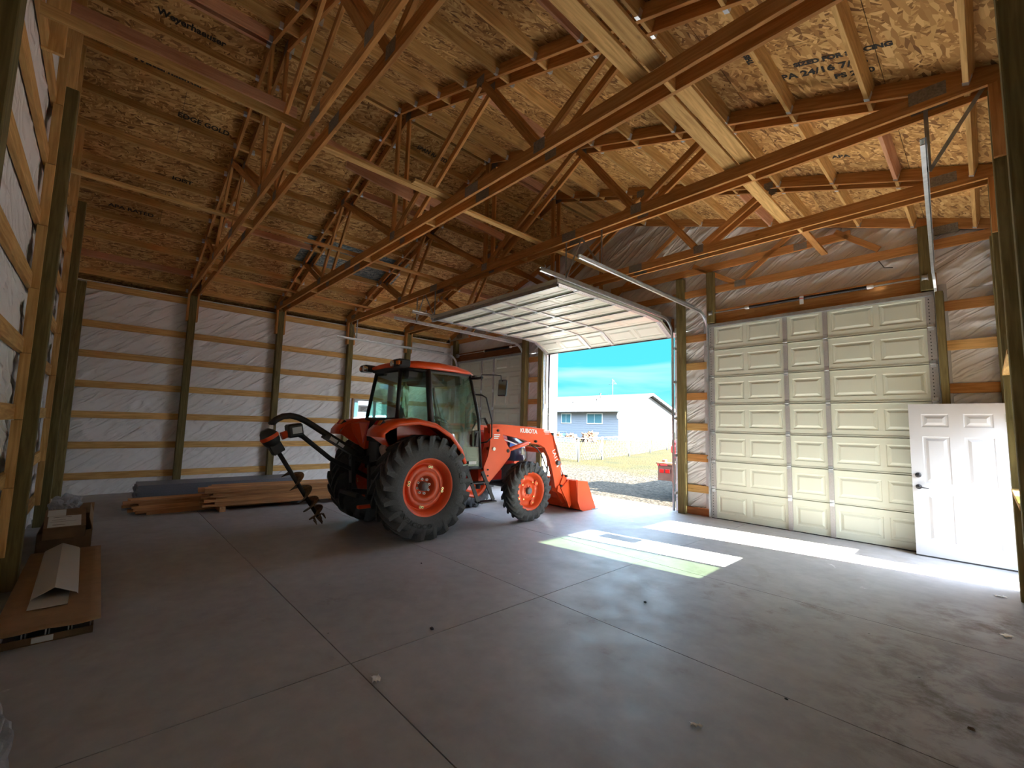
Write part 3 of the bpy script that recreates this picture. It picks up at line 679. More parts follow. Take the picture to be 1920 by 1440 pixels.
for i, yc in enumerate(YC):
    for x, l in ((2.6, 'far-wall third'), (5.3, 'middle'), (7.35, 'ridge side'), (11.0, 'small-door third')):
        o = board('spacer_block', (x, yc-.07, TR_ZB+.06), (x, yc+.07, TR_ZB+.06), .038, .12, M['pine'])
        tag(o, 'spacer block between the bottom chords of the %s truss pair, %s' % (ORD[i], l), 'block', 'bottom chord spacers')
def brace(x, y0, y1, z, w, h, mat, label): return tag(board('bracing_board', (x, y0, z), (x, y1, z), w, h, mat), label, 'brace board', 'boards bracing the trusses')
zt_ = TR_ZB+.14
brace(7.98, YL, -7.30, zt_+.045, .038, .09, M['pine'], 'pale brace board from the box-side wall onto the first truss pair')
brace(7.84, -7.28, -5.47, zt_+.021, .09, .038, M['pine'], 'pale brace board between the first and second truss pairs, small-door side of the ridge')
brace(7.945, -6.1, -5.30, zt_+.021, .09, .038, M['pine'], 'short pale board doubled beside the brace at the second truss pair')
brace(7.80, -5.45, -3.59, zt_+.021, .09, .038, M['pine'], 'pale brace board between the second and third truss pairs')
brace(7.80, -3.57, -1.6, zt_+.021, .09, .038, M['pine'], 'pale brace board between the third and fourth truss pairs')
brace(10.78, -7.3, -5.47, zt_+.02, .14, .038, M['pine'], 'wide pale board over the near bottom chords, ridge-side one, first to second pair')
brace(10.95, -6.6, -5.56, zt_+.03, .14, .038, M['pine'], 'wide weathered board beside the pale one over the near bottom chords, first to second pair')
brace(10.82, -5.45, -3.59, zt_+.02, .14, .038, M['pine'], 'wide pale board from the second to the third pair, ridge-side one')
brace(10.98, -5.45, -3.59, zt_+.03, .14, .038, M['pine'], 'wide weathered board from the second to the third pair, door-side one')
brace(10.85, -3.57, -1.72, zt_+.02, .14, .038, M['pine'], 'wide pale board from the third to the fourth pair')
brace(10.95, -1.7, -.06, zt_+.02, .09, .038, M['fir'], 'orange board from the fourth pair down to the gable truss')
brace(5.1, YL, -7.42, zt_+.021, .09, .038, M['pine'], 'pine brace board from the box-side wall to the first pair, far side of the ridge')
brace(5.05, -7.4, -5.47, zt_+.021, .09, .038, M['fir'], 'orange brace board from the first to the second pair, far side of the ridge')
brace(5.0, -5.45, -3.5, zt_+.021, .09, .038, M['fir'], 'orange brace board from the second to the third pair, far side of the ridge')
brace(1.72, -7.4, -5.47, zt_+.021, .09, .038, M['fir'], 'orange brace board near the far wall from the first to the second pair')
brace(1.68, -5.45, -3.5, zt_+.021, .09, .038, M['fir'], 'orange brace board near the far wall from the second to the third pair')
tag(board('bracing_board', (6.49, YL, 5.78), (6.49, -7.1, 5.78), .038, .14, M['pink']), 'pinkish board from the box-side gable past the king posts of the first pair', 'brace board', 'boards bracing the trusses')
tag(board('bracing_board', (6.49, -7.3, 5.62), (6.49, -5.2, 5.40), .038, .14, M['pink']), 'upper pinkish board across the king posts of the first and second pairs', 'brace board', 'boards bracing the trusses')
tag(board('bracing_board', (6.53, -6.4, 5.36), (6.53, -5.0, 5.22), .038, .14, M['pink']), 'lower pinkish board doubled under the other at the second pair', 'brace board', 'boards bracing the trusses')
tag(board('bracing_board', (6.49, -5.3, 5.38), (6.49, -3.3, 5.24), .038, .14, M['pink']), 'pinkish board across the king posts of the second and third pairs', 'brace board', 'boards bracing the trusses')
# ------------------------------------------------------------------ garage doors
SECH = .533
def emboss(mb, x0, x1, z0, z1, y=0.0):
    """raised panel pressed into the interior face (normal -y)"""
    def ring(d, yy): return [(x0+d, yy, z0+d), (x1-d, yy, z0+d), (x1-d, yy, z1-d), (x0+d, yy, z1-d)]
    rs = [ring(0, y), ring(.012, y+.009), ring(.03, y+.009), ring(.062, y-.006)]
    b = len(mb.v)
    for r in rs:
        for p in r: mb.v.append(p)
    for i in range(3):
        for k in range(4): mb.face((b+i*4+k, b+i*4+(k+1) % 4, b+(i+1)*4+(k+1) % 4, b+(i+1)*4+k))
    mb.face((b+12, b+13, b+14, b+15))
def section_meshes(w, tag_):
    h = SECH-.008; c = [0, .409*w, .591*w, w]
    mb = MB().m(M['doorp'])
    # face with holes for embossed panels: build as strips
    cols = [(.10, c[1]/2-.0), (c[1]/2+.0, c[1]-.05), (c[1]+.05, c[2]-.05), (c[2]+.05, (c[2]+w)/2), ((c[2]+w)/2, w-.10)]
    P = []
    for i, (a, b) in enumerate(cols):
        ga = .045 if i in (1, 4) else .05; gb = .045 if i in (0, 3) else .05
        P.append((a+(.03 if i not in (1, 4) else .035), b-(.03 if i not in (0, 3) else .035)))
    z0, z1 = .10, h-.10
    xs = [0]+[v for p in P for v in p]+[w]
    for i in range(len(xs)-1):
        a, b = xs[i], xs[i+1]
        def q(u0, u1, v0, v1): mb.add([(u0, 0, v0), (u1, 0, v0), (u1, 0, v1), (u0, 0, v1)], [(0, 1, 2, 3)])
        q(a, b, 0, z0); q(a, b, z1, h)
        if i % 2 == 0: q(a, b, z0, z1)
    for a, b in P: emboss(mb, a, b, z0, z1)
    mb.add([(0, .045, 0), (w, .045, 0), (w, .045, h), (0, .045, h), (0, 0, 0), (w, 0, 0), (w, 0, h), (0, 0, h)], [(0, 1, 2, 3), (0, 4, 5, 1), (3, 2, 6, 7), (0, 3, 7, 4), (1, 5, 6, 2)])
    mb.box((0, .02, -.004), (w, .046, h+.010))
    mb.box((0, -.016, h-.018), (w, 0, h-.004)).box((0, -.010, .004), (w, 0, .016))
    sec = mb.mesh('door_section_'+tag_)
    es = MB().m(M['stile']).box((0, -.024, .0), (.095, -.001, h)).m(M['rubber'])
    for k in range(9): es.box((.03, -.0246, .05+k*.05), (.042, -.0238, .066+k*.05))
    ms = MB().m(M['stile']).box((-.032, -.022, .0), (.032, -.001, h))
    hg = MB().m(M['galv']).box((-.03, -.028, -.05), (.03, -.022, .05)).cyl((-.035, -.03, 0), (.035, -.03, 0), .008, 8)
    return sec, es.mesh('end_stile'), ms.mesh('stile'), hg.mesh('hinge'), c
_sm = {}
def mobj(name, me, parent=None, loc=(0, 0, 0), rot=(0, 0, 0)):
    o = bpy.data.objects.new(name, me); COL.objects.link(o); o.parent = parent; o.location = loc; o.rotation_euler = rot; return o
def garage_door(n, x0, x1, poses):
    w = x1-x0; key = round(w, 3)
    if key not in _sm: _sm[key] = section_meshes(w, 'm%d' % len(_sm))
    sec, es, ms, hg, c = _sm[key]
    root = empty('door_%d' % n, (x0, 0, 0)); root['kind'] = 'structure'
    for i, (y, z, rx) in enumerate(poses):
        s = mobj('section', sec, root, (0, y, z), (rx, 0, 0))
        mobj('stile', es, s, (0, 0, 0)); mobj('stile', es, s, (w-.095, 0, 0))
        mobj('stile', ms, s, (c[1], 0, 0)); mobj('stile', ms, s, (c[2], 0, 0))
        if i:
            for xx in (.05, c[1], c[2], w-.05): mobj('hinge', hg, s, (xx, 0, 0))
    return root
closed = [(-.045, .012+SECH*k, 0) for k in range(7)]
g1 = garage_door(1, .63, 3.79, closed)
g3 = garage_door(3, 9.01, 12.23, closed)
# open door: the lowest section hangs in the bend, six lie flat under the tracks
op = []
import itertools
ta = radians(62)
y_, z_ = -.03, 3.60
op.append((y_, z_, ta)); yb = y_-sin(ta)*SECH; zb = z_+cos(ta)*SECH
tb = radians(86); op.append((yb, zb, tb)); yb -= sin(tb)*SECH; zb += cos(tb)*SECH
for k in range(5): op.append((yb, zb, radians(90))); yb -= SECH
g2 = garage_door(2, 4.63, 8.23, op)
stm = MB().m(M['galvd']).box((.03, -.034, SECH-.042), (3.57, -.031, SECH-.010)).box((.03, -.034, SECH-.042), (3.57, -.001, SECH-.039)).mesh('strut')
for s in list(g2.children)[1:6]: mobj('strut', stm, s)
def strut(parent, w, y, z, up_=False):
    mb = MB().m(M['galvd'])
    if up_: mb.box((.02, y, z-.075), (w-.02, y+.04, z-.072)).box((.02, y, z-.075), (w-.02, y+.003, z)).box((.02, y+.037, z-.075), (w-.02, y+.04, z))
    else: mb.box((.02, y-.07, z), (w-.02, y, z+.003)).box((.02, y-.07, z+.05), (w-.02, y, z+.053)).box((.02, y-.073, z), (w-.02, y-.07, z+.053))
    mb.build('strut', parent)
strut(g1, 3.16, -.05, 3.66); strut(g3, 3.22, -.05, 3.66); strut(g2, 3.6, yb+.02, zb-.0, True)
for g, w in ((g1, 3.16), (g3, 3.22)): MB().m(M['rubber']).box((0, -.05, 0), (w, -.0, .016)).build('bottom_seal', g)
MB().m(M['rubber']).box((0, -.012, 3.575), (3.6, .03, 3.60)).build('bottom_seal', g2)
# tracks
def channel(path, x, sgn, mat):
    """C section swept in the yz plane; opening toward sgn*x"""
    mb = MB().m(mat); rings = []
    for i, (y, z) in enumerate(path):
        a = path[max(0, i-1)]; b = path[min(len(path)-1, i+1)]; d = Vector((0, b[0]-a[0], b[1]-a[1])).normalized(); n = Vector((0, -d.z, d.y))
        prof = [(0, -.028), (0, .028), (.03, .028), (.03, .022), (.004, .022), (.004, -.022), (.03, -.022), (.03, -.028)]
        rings.append([Vector((x+sgn*u, y, z))+n*v for u, v in prof])
    mb.loft(rings, smooth=False); return mb
def track(x, sgn, label, ztop=3.93, zb=0.0, ylen=-4.12, xe=0, grp='garage door tracks', sty=-3.49):
    root = empty('garage_door_track', (x, -.09, 0), label, 'door track', grp)
    R = .38; y0 = -.085; pv = [(y0, 0.02), (y0, ztop-R)]
    arc = [(y0-R+R*cos(a), ztop-R+R*sin(a)) for a in [pi/2*k/8 for k in range(9)]]
    def loc(mb, name, lab=None):
        o = mb.build(name, root); o.location = (-x, .09, 0)
        if lab: o['label'] = lab
    loc(channel([pv[0], pv[1]], x, sgn, M['galv']), 'vertical_rail')
    loc(channel(arc, x, sgn, M['galv']), 'curved_rail')
    hc = channel([arc[-1], (ylen, ztop+.03)], x, sgn, M['galv']); SK = lambda q: (q[0]+xe*max(0, min(1, (arc[-1][0]-q[1])/(arc[-1][0]-ylen))), q[1], q[2]); hc.v = [SK(q) for q in hc.v]; loc(hc, 'horizontal_rail')
    mb = MB().m(M['galvd']).box((x-sgn*.012, ylen, ztop+.0), (x-sgn*.009, -.6, ztop+.06)).box((x-sgn*.012, ylen, ztop+.058), (x+sgn*.02, -.6, ztop+.061)); mb.v = [SK(q) for q in mb.v]; loc(mb, 'stiffener_angle')
    for z in (.35, 1.1, 1.85, 2.6, 3.3):
        mb = MB().m(M['galv']).box((x-sgn*.03, -.09, z), (x, -.085, z+.05)).box((x-sgn*.06, -.012, z), (x-sgn*.015, -.008, z+.05)).box((x-sgn*.034, -.09, z), (x-sgn*.03, -.01, z+.05)); loc(mb, 'bracket')
    for (ya, yb2, xx) in ((sty, sty, x-sgn*.015+xe*.85), (sty, sty-.0, None)):
        if xx is not None:
            mb = MB().m(M['galvd']).beam((xx, ylen+.55, ztop+.02), (xx, ylen+.55, 4.60), .03, .003, (0, 1, 0)).beam((xx, ylen+.55, ztop+.02), (xx, ylen+.55, 4.60), .003, .03, (0, 1, 0))
            loc(mb, 'hanger_strap')
            mb = MB().m(M['galvd']).beam((xx, ylen+.55, ztop+.02), (xx+.42*(1 if sgn > 0 else -1)*-1, ylen+.5, 4.62), .03, .003, (0, 1, 0)); 
            loc(mb, 'hanger_strap')
    return root
track(.60, 1, 'steel track at the far-wall side of the far garage door'); track(3.82, -1, 'steel track on the tractor side of the far garage door')
track(4.60, 1, 'steel track at the loader side of the raised garage door'); track(8.28, -1, 'steel track at the near side of the raised garage door')
track(8.98, 1, 'long steel track from the far side of the near garage door'); track(12.27, -1, 'steel track from the door-corner side of the near garage door', xe=.17)
# torsion springs
def torsion(x0, x1, z, label, s0, s1, tagx=None):
    root = empty('torsion_spring_shaft', (x0, -.12, z), label, 'torsion spring', 'torsion spring shafts')
    T = (-x0, .12, -z)
    def loc(mb, name): o = mb.build(name, root); o.location = T
    loc(MB().m(M['galv']).cyl((x0-.05, -.12, z), (x1+.05, -.12, z), .0125, 10), 'shaft')
    pts = []; rs = []
    n = 150
    for k in range(n+1):
        t = k/n; pts.append((s0+(s1-s0)*t, -.12, z-.0*sin(pi*t))); rs.append(.032 if k % 2 else .025)
    loc(MB().m(M['spring']).tube(pts, rs, 12), 'spring_coil')
    for s in (s0, s1): loc(MB().m(M['winding']).tube([(s-.05, -.12, z), (s-.02, -.12, z), (s+.02, -.12, z), (s+.05, -.12, z)], [.02, .034, .034, .024], 12), 'winding_cone')
    for s in (x0+.02, x1-.02): loc(MB().m(M['galvd']).tube([(s-.04, -.12, z), (s-.03, -.12, z), (s+.02, -.12, z), (s+.03, -.12, z)], [.055, .045, .045, .06], 16), 'cable_drum')
    for s in (x0-.05, x1+.05): loc(MB().m(M['galvd']).box((s-.003, -.15, z-.06), (s+.003, .0, z+.05)), 'end_bearing_plate')
    if tagx: loc(MB().m(M['paper']).box((tagx-.03, -.16, z-.11), (tagx+.03, -.158, z+.03)).m(M['redlens']).box((tagx-.03, -.161, z-.02), (tagx+.03, -.1595, z-.005)), 'warning_tag')
    return root
torsion(9.07, 12.18, 3.93, 'black torsion spring on its shaft over the near garage door', 9.75, 11.52, 10.62)
torsion(4.68, 8.17, 3.96, 'torsion spring shaft above the open doorway behind the raised door', 5.5, 7.4)
torsion(.68, 3.72, 3.93, 'torsion spring shaft over the far garage door', 2.1, 3.3)

# ------------------------------------------------------------------ small white door
root = empty('door_4', (12.85, -.27, 0)); root['kind'] = 'structure'
w_, h_ = .95, 2.07
mb = MB().m(M['white'])
cols = [(.13, .405), (.545, .82)]; rows_ = [(.20, .84), (.98, 1.62), (1.75, 1.93)]
xs = [0, .13, .405, .545, .82, w_]; zs = [0]+[v for r in rows_ for v in r]+[h_]
for i in range(5):
    for j in range(7):
        if i % 2 == 1 and j % 2 == 1: continue
        mb.add([(xs[i], 0, zs[j]), (xs[i+1], 0, zs[j]), (xs[i+1], 0, zs[j+1]), (xs[i], 0, zs[j+1])], [(0, 1, 2, 3)])
for a, b in cols:
    for c, d in rows_: emboss(mb, a, b, c, d)
mb.add([(0, .045, 0), (w_, .045, 0), (w_, .045, h_), (0, .045, h_), (0, 0, 0), (w_, 0, 0), (w_, 0, h_), (0, 0, h_)], [(0, 1, 2, 3), (0, 4, 5, 1), (3, 2, 6, 7), (0, 3, 7, 4), (1, 5, 6, 2)])
o = mb.build('door_leaf', root); o.location = (-w_, 0, .02)
mb = MB().m(M['black']); T = Matrix.Translation((-w_+.065, -.004, 1.10)) @ Matrix.Rotation(pi/2, 4, 'X')
mb.lathe([(0, .022), (.018, .022), (.03, .014), (.034, 0)], T, 20); mb.box((-w_+.061, -.04, 1.085), (-w_+.069, -.02, 1.115)); mb.build('deadbolt', root)
mb = MB().m(M['black']); T = Matrix.Translation((-w_+.065, -.004, .94)) @ Matrix.Rotation(pi/2, 4, 'X')
mb.lathe([(0, .03), (.016, .03), (.03, .014), (.034, 0)], T, 20)
mb.tube([(-w_+.065, -.03, .94), (-w_+.065, -.055, .94), (-w_+.10, -.06, .938), (-w_+.17, -.055, .928)], [.01, .01, .009, .007], 8); mb.build('lever_handle', root)
for z in (.25, 1.05, 1.85): MB().m(M['galvd']).cyl((.0, .0, z), (.0, .0, z+.1), .008, 8).box((-.03, -.004, z), (0, 0, z+.1)).build('hinge', root)
MB().m(M['rubber']).box((-w_, .005, .0), (0, .04, .02)).build('door_sweep', root)
# ------------------------------------------------------------------ the tractor (x right, y forward, origin under the rear axle)
TO = Vector((6.28, -5.21, 0))
TR = empty('tractor', TO, 'orange and black cab tractor with front loader, parked facing the open garage doorway', 'tractor')
RXM = Matrix(((0, 0, 1, 0), (1, 0, 0, 0), (0, 1, 0, 0), (0, 0, 0, 1)))   # local xy -> world yz, local z -> world x
def PR(mb, poly, a, b): return mb.prism(poly, a, b, RXM)
def tyre_mesh(R, Wd, rimR, nlug, lh, name):
    mb = MB().m(M['rub'])
    h = Wd/2; r0 = rimR
    prof = [(r0, -h*.62), (r0+.02, -h*.80), (r0+(R-r0)*.30, -h*.98), (r0+(R-r0)*.55, -h*1.0), (R-lh-.045, -h*.93), (R-lh-.012, -h*.80), (R-lh, -h*.5), (R-lh+.006, 0),
            (R-lh, h*.5), (R-lh-.012, h*.80), (R-lh-.045, h*.93), (r0+(R-r0)*.55, h*1.0), (r0+(R-r0)*.30, h*.98), (r0+.02, h*.80), (r0, h*.62)]
    mb.lathe(prof, RXM, 72)
    dth = 2*pi/nlug
    def pt(r, th, x): return (x, r*cos(th), r*sin(th))
    for s in (-1, 1):
        for k in range(nlug):
            t0 = k*dth+(dth/2 if s < 0 else 0)
            rings = []
            # from the centre line out over the shoulder
            for (f, dt, rb, rt_, wd) in ((-.06, 0.0, R-lh-.004, R-.002, .27), (.45, .40*dth*1.6, R-lh-.004, R, .28), (.86, .70*dth*1.6, R-lh-.03, R, .30), (1.01, .82*dth*1.6, R-lh-.075, R-.018, .30), (1.03, .88*dth*1.6, R-lh-.16, R-lh-.09, .34)):
                th = t0+dt; x = s*h*f; hw = wd*dth/2
                rings.append([pt(rb, th-hw*1.15, x), pt(rt_, th-hw*.8, x), pt(rt_, th+hw*.8, x), pt(rb, th+hw*1.15, x)])
            mb.loft(rings, smooth=False)
    return mb.mesh(name)
def wheel(name, sgn, xc, y, R, Wd, rimR, nlug, lh, rear):
    root = bpy.data.objects.new(name, None); COL.objects.link(root); root.parent = TR; root.location = (xc*sgn, y, R)
    if sgn < 0: root.rotation_euler = (0, 0, pi)
    key = name+str(rear)
    if rear not in _tm: _tm[rear] = tyre_mesh(R, Wd, rimR, nlug, lh, 'tyre')
    ty = bpy.data.objects.new('tyre', _tm[rear]); COL.objects.link(ty); ty.parent = root
    if sgn < 0: ty.rotation_euler = (0, 0, 0)
    h = Wd/2; mb = MB().m(M['rim'])
    if rear:
        mb.lathe([(rimR+.0, h*.60), (rimR+.028, h*.72), (rimR+.032, h*.80), (rimR+.018, h*.82), (rimR-.006, h*.70), (rimR-.03, h*.60), (rimR-.042, h*.42), (rimR-.05, h*.34), (rimR-.052, .04),
                  (rimR-.065, .035), (rimR-.075, .055), (rimR-.085, .075), (.248, .085), (.238, .068), (.228, .085), (.165, .088), (.145, .07), (.135, -.01), (.03, -.01)], RXM, 64)
        mb.lathe([(rimR, -h*.62), (rimR+.03, -h*.8), (rimR-.03, -h*.5), (rimR-.055, -.02)], RXM, 48)
        mb.build('rim', root)
        mb = MB().m(M['hub']).lathe([(0, .085), (.055, .085), (.064, .07), (.068, -.02)], RXM, 28).m(M['wtxt'])
        for k in range(8):
            a = 2*pi*k/8+.2; mb.cyl((-.01, .104*cos(a), .104*sin(a)), (.03, .104*cos(a), .104*sin(a)), .0185, 12).m(M['rubber']).cyl((.029, .104*cos(a), .104*sin(a)), (.032, .104*cos(a), .104*sin(a)), .008, 8).m(M['wtxt'])
        mb.build('hub', root)
        mb = MB()
        for k in range(4):
            for d in (-.07, .07):
                a = .35+pi/2*k+1.0+d; rr = rimR-.098; mb.m(M['brass']).cyl((.06, rr*cos(a), rr*sin(a)), (.105, rr*cos(a), rr*sin(a)), .0185, 12).m(M['rubber']).cyl((.104, rr*cos(a), rr*sin(a)), (.107, rr*cos(a), rr*sin(a)), .010, 8)
        mb.build('wheel_nuts', root)
        T = RXM.copy(); T = Matrix.Translation((h*1.003, 0, 0)) @ RXM
        text('GOODYEAR', .085, M['letter'], T, root, 'tyre_lettering', .006, (R-.205, radians(-115)), 1.25, .003)
        T2 = Matrix.Translation((h*1.003, 0, 0)) @ RXM
        text('DURA TORQUE', .06, M['letter'], T2, root, 'tyre_lettering', .006, (R-.195, radians(28)), 1.15, .002)
    else:
        mb.lathe([(rimR, h*.60), (rimR+.022, h*.74), (rimR+.026, h*.84), (rimR+.012, h*.86), (rimR-.006, h*.7), (rimR-.022, h*.55), (rimR-.035, h*.2), (rimR-.05, -.01), (.16, .005), (.15, .02), (.10, .03), (.06, .03)], RXM, 56)
        mb.lathe([(rimR, -h*.62), (rimR+.02, -h*.8), (rimR-.03, -h*.5), (rimR-.05, -.01)], RXM, 48)
        for k in range(4):   # lobes of the disc
            a = pi/2*k+.5; mb.cyl((.0, (rimR-.06)*cos(a), (rimR-.06)*sin(a)), (.03, (rimR-.06)*cos(a), (rimR-.06)*sin(a)), .045, 12)
        mb.build('rim', root)
        MB().m(M['hub']).lathe([(0, .085), (.05, .085), (.058, .075), (.06, .02)], RXM, 28).build('hub', root)
        mb = MB()
        for k in range(8):
            a = 2*pi*k/8+.2; mb.m(M['rim']).cyl((.02, .085*cos(a), .085*sin(a)), (.045, .085*cos(a), .085*sin(a)), .014, 10)
        for k in range(4):
            for rr, aa in ((rimR-.06, .5), (rimR-.13, .9)):
                a = pi/2*k+aa; mb.m(M['brass']).cyl((.025, rr*cos(a), rr*sin(a)), (.042, rr*cos(a), rr*sin(a)), .014, 10)
        mb.build('wheel_nuts', root)
    return root
_tm = {}
for s in (1, -1):
    wheel('rear_wheel', s, .76, 0, .735, .42, .385, 21, .060, True)
    wheel('front_wheel', s, .79, 2.11, .51, .27, .305, 20, .03, False)
# chassis
mb = MB().m(M['iron'])
mb.tube([(-.56, 0, .735), (-.35, 0, .735), (0, 0, .735), (.35, 0, .735), (.56, 0, .735)], [.10, .14, .2, .14, .10], 16)
mb.cbox((-.22, -.36, .48), (.22, .5, 1.02), .03).cbox((-.16, .5, .50), (.16, 1.3, .92), .03).cbox((-.2, 1.2, .62), (.2, 2.45, .92), .03)
mb.tube([(-.62, 2.11, .5), (-.3, 2.11, .55), (0, 2.11, .6), (.3, 2.11, .55), (.62, 2.11, .5)], [.07, .06, .10, .06, .07], 12)
for s in (-1, 1): mb.cyl((s*.58, 2.11, .38), (s*.58, 2.11, .66), .05, 12)
mb.build('chassis', TR)
mb = MB().m(M['redp']); mb.cbox((.20, 1.10, .66), (.30, 1.95, .84), .01); mb.cbox((-.30, 1.10, .66), (-.20, 1.95, .84), .01); o = mb.build('side_frame', TR); o['label'] = 'dark red frame rails'
mb = MB().m(M['iron']); mb.cbox((-.5, .75, .28), (.1, 1.2, .60), .05); mb.build('fuel_tank', TR)
mb = MB().m(M['rub']); mb.cbox((-.25, .45, .22), (.40, .95, .40), .06); mb.build('belly_pan', TR)
# three point hitch, links, drawbar
mb = MB().m(M['black'])
for s in (-1, 1):
    mb.beam((s*.25, -.1, .52), (s*.36, -.66, .58), .05, .08).beam((s*.24, -.15, 1.14), (s*.30, -.62, 1.02), .04, .06).cyl((s*.30, -.62, 1.02), (s*.32, -.60, .58), .025, 10)
    mb.cyl((s*.36, -.66, .58), (s*.46, -.66, .58), .025, 10)
mb.cyl((0, -.35, .98), (0, -.78, 1.12), .028, 10); mb.cbox((-.14, -.42, .70), (.14, -.30, 1.36), .02)
mb.build('hitch', TR)
MB().m(M['orange']).cbox((-.35, -.32, .50), (-.28, .1, .56), .01).cbox((.24, -.42, .44), (.30, .1, .50), .01).cbox((-.03, -.62, .36), (.05, .1, .41), .01).build('drawbar', TR)
# cab
CB = MB().m(M['black'])
A0, A1 = (.50, -.32, 1.68), (.39, -.24, 2.44)
B0, B1 = (.665, .16, 1.64), (.58, .12, 2.46)
C0, Cm, C1 = (.62, 1.19, .93), (.63, 1.10, 1.75), (.56, .94, 2.46)
Dc = [(.665, .16, 1.64), (.665, .35, 1.56), (.665, .55, 1.36), (.665, .68, 1.12), (.66, .74, .95)]
def mir(p): return (-p[0], p[1], p[2])
for f in (lambda p: p, mir):
    CB.tube([f(A0), f(A1)], .030, 8).tube([f(B0), f(B1)], [.050, .046], 8).tube([f(C0), f(Cm), f(C1)], .026, 8)
    CB.tube([f(p) for p in Dc], .022, 8).tube([f(Dc[-1]), f(C0)], .025, 8).tube([f(A0), f(B0)], .032, 8).tube([f(A1), f(B1)], .03, 8).tube([f(B1), f(C1)], .03, 8)
CB.tube([A0, mir(A0)], .032, 8).tube([A1, mir(A1)], .03, 8).tube([C1, mir(C1)], .03, 8)
CB.add([(.48, -.335, 1.68), (-.48, -.335, 1.68), (-.36, -.36, 1.34), (.36, -.36, 1.34)], [(0, 1, 2, 3)]); CB.box((-.5, -.30, 1.1), (.5, -.1, 1.66))
CB.box((-.55, .1, .92), (.55, 1.15, .97)); CB.add([(.6, 1.18, .93), (-.6, 1.18, .93), (-.62, 1.16, 1.25), (.62, 1.16, 1.25)], [(0, 1, 2, 3)])
cab = CB.build('cab_frame', TR)
def pane(name, pts, lab=None, mat=None):
    mb = MB().m(mat or M['glass']); n = len(pts); c = Vector((0, 0, 0))
    a, b, d = Vector(pts[0]), Vector(pts[1]), Vector(pts[2]); nn = (b-a).cross(d-a).normalized()*.004
    vs = [Vector(p) for p in pts]+[Vector(p)+nn for p in pts]
    mb.add(vs, [tuple(range(n)), tuple(range(2*n-1, n-1, -1))]+[(i, (i+1) % n, n+(i+1) % n, n+i) for i in range(n)])
    return mb.build(name, TR)
pane('rear_glass', [A0, mir(A0), mir(A1), A1]); pane('windscreen', [mir(Cm), Cm, C1, mir(C1)]); pane('windscreen', [(-.62, 1.17, 1.25), (.62, 1.17, 1.25), Cm, mir(Cm)])
for f in (lambda p: p, mir):
    pane('quarter_glass', [f(A0), f(B0), f(B1), f(A1)])
    pane('door_glass', [f(p) for p in (Dc[0], Dc[1], Dc[2], Dc[3], Dc[4], C0, Cm, C1, B1)])
    mb = MB().m(M['black']); q = f((.69, 1.03, 1.42)); mb.tube([f((.68, 1.02, 1.30)), f((.70, 1.0, 1.32)), f((.71, 1.0, 1.46)), f((.68, 1.03, 1.50))], .013, 8); mb.cbox(f((.67, .99, 1.28)), f((.69, 1.07, 1.54)), .005); mb.build('door_handle', TR)
    MB().m(M['paper']).box(f((.672, .90, 1.0)), f((.674, 1.05, 1.05))).build('door_sticker', TR)
    mb = MB().m(M['black']).tube([f((.60, 1.04, 2.14)), f((.70, 1.10, 2.13)), f((.74, 1.16, 2.09)), f((.75, 1.29, 1.72)), f((.75, 1.30, 1.44)), f((.72, 1.22, 1.36)), f((.62, 1.17, 1.34))], .013, 8); mb.build('grab_rail', TR)
    mb = MB().m(M['black']).tube([f((.57, .95, 2.40)), f((.72, 1.0, 2.40)), f((.80, 1.02, 2.41))], .02, 8).tube([f((.80, 1.0, 2.36)), f((.80, 1.0, 2.45)), f((.98, 1.14, 2.45)), f((1.05, 1.20, 2.44)), f((1.05, 1.21, 2.36))], .009, 8); m_ = mb.build('mirror_arm', TR)
    T = Matrix.Translation(f((1.05, 1.24, 2.245))) @ Matrix.Rotation(radians(25 if f((1, 0, 0))[0] > 0 else -25), 4, 'Z') @ Matrix.Rotation(radians(-8), 4, 'X')
    mb = MB().m(M['black']).cbox((-.075, -.018, -.135), (.075, .03, .135), .012, T).m(M['mirr']).box((-.062, -.0195, -.12), (.062, -.0185, .12), T); mb.build('mirror', TR)
# dark bands, seat and controls behind the glass
mb = MB().m(M['dash']); mb.cbox((-.52, -.2, 2.30), (.52, .1, 2.44), .03); mb.cbox((-.5, .35, 2.28), (.5, .85, 2.42), .03)
mb.build('headliner', TR)
mb = MB().m(M['seat']).cbox((-.25, .02, 1.22), (.25, .50, 1.38), .04)
mb.loft([[(x*.25, -.08+.02*abs(x), 1.36) for x in (-1, -.5, .5, 1)]+[(x*.25, .04, 1.36) for x in (1, .5, -.5, -1)], [(x*.22, -.12, 1.75) for x in (-1, -.5, .5, 1)]+[(x*.22, -.03, 1.75) for x in (1, .5, -.5, -1)], [(x*.13, -.13, 1.92) for x in (-1, -.5, .5, 1)]+[(x*.13, -.07, 1.92) for x in (1, .5, -.5, -1)]])
mb.cbox((-.18, .05, .97), (.18, .4, 1.24), .02); mb.build('seat', TR)
mb = MB().m(M['dash']).cbox((-.24, .82, .97), (.24, 1.12, 1.62), .04); mb.build('dashboard', TR)
mb = MB().m(M['dash']); T = Matrix.Translation((0, .74, 1.66)) @ Matrix.Rotation(radians(-28), 4, 'X')
ring = [T @ Vector((.19*cos(a), .19*sin(a), .02)) for a in [2*pi*k/24 for k in range(25)]]
mb.tube(ring, .014, 8, False); mb.cyl(T @ Vector((0, 0, .02)), (0, .90, 1.45), .025, 10)
for a in (.5, 2.6, 4.7): mb.cyl(T @ Vector((0, 0, .02)), T @ Vector((.19*cos(a), .19*sin(a), .02)), .01, 6)
mb.build('steering_wheel', TR)
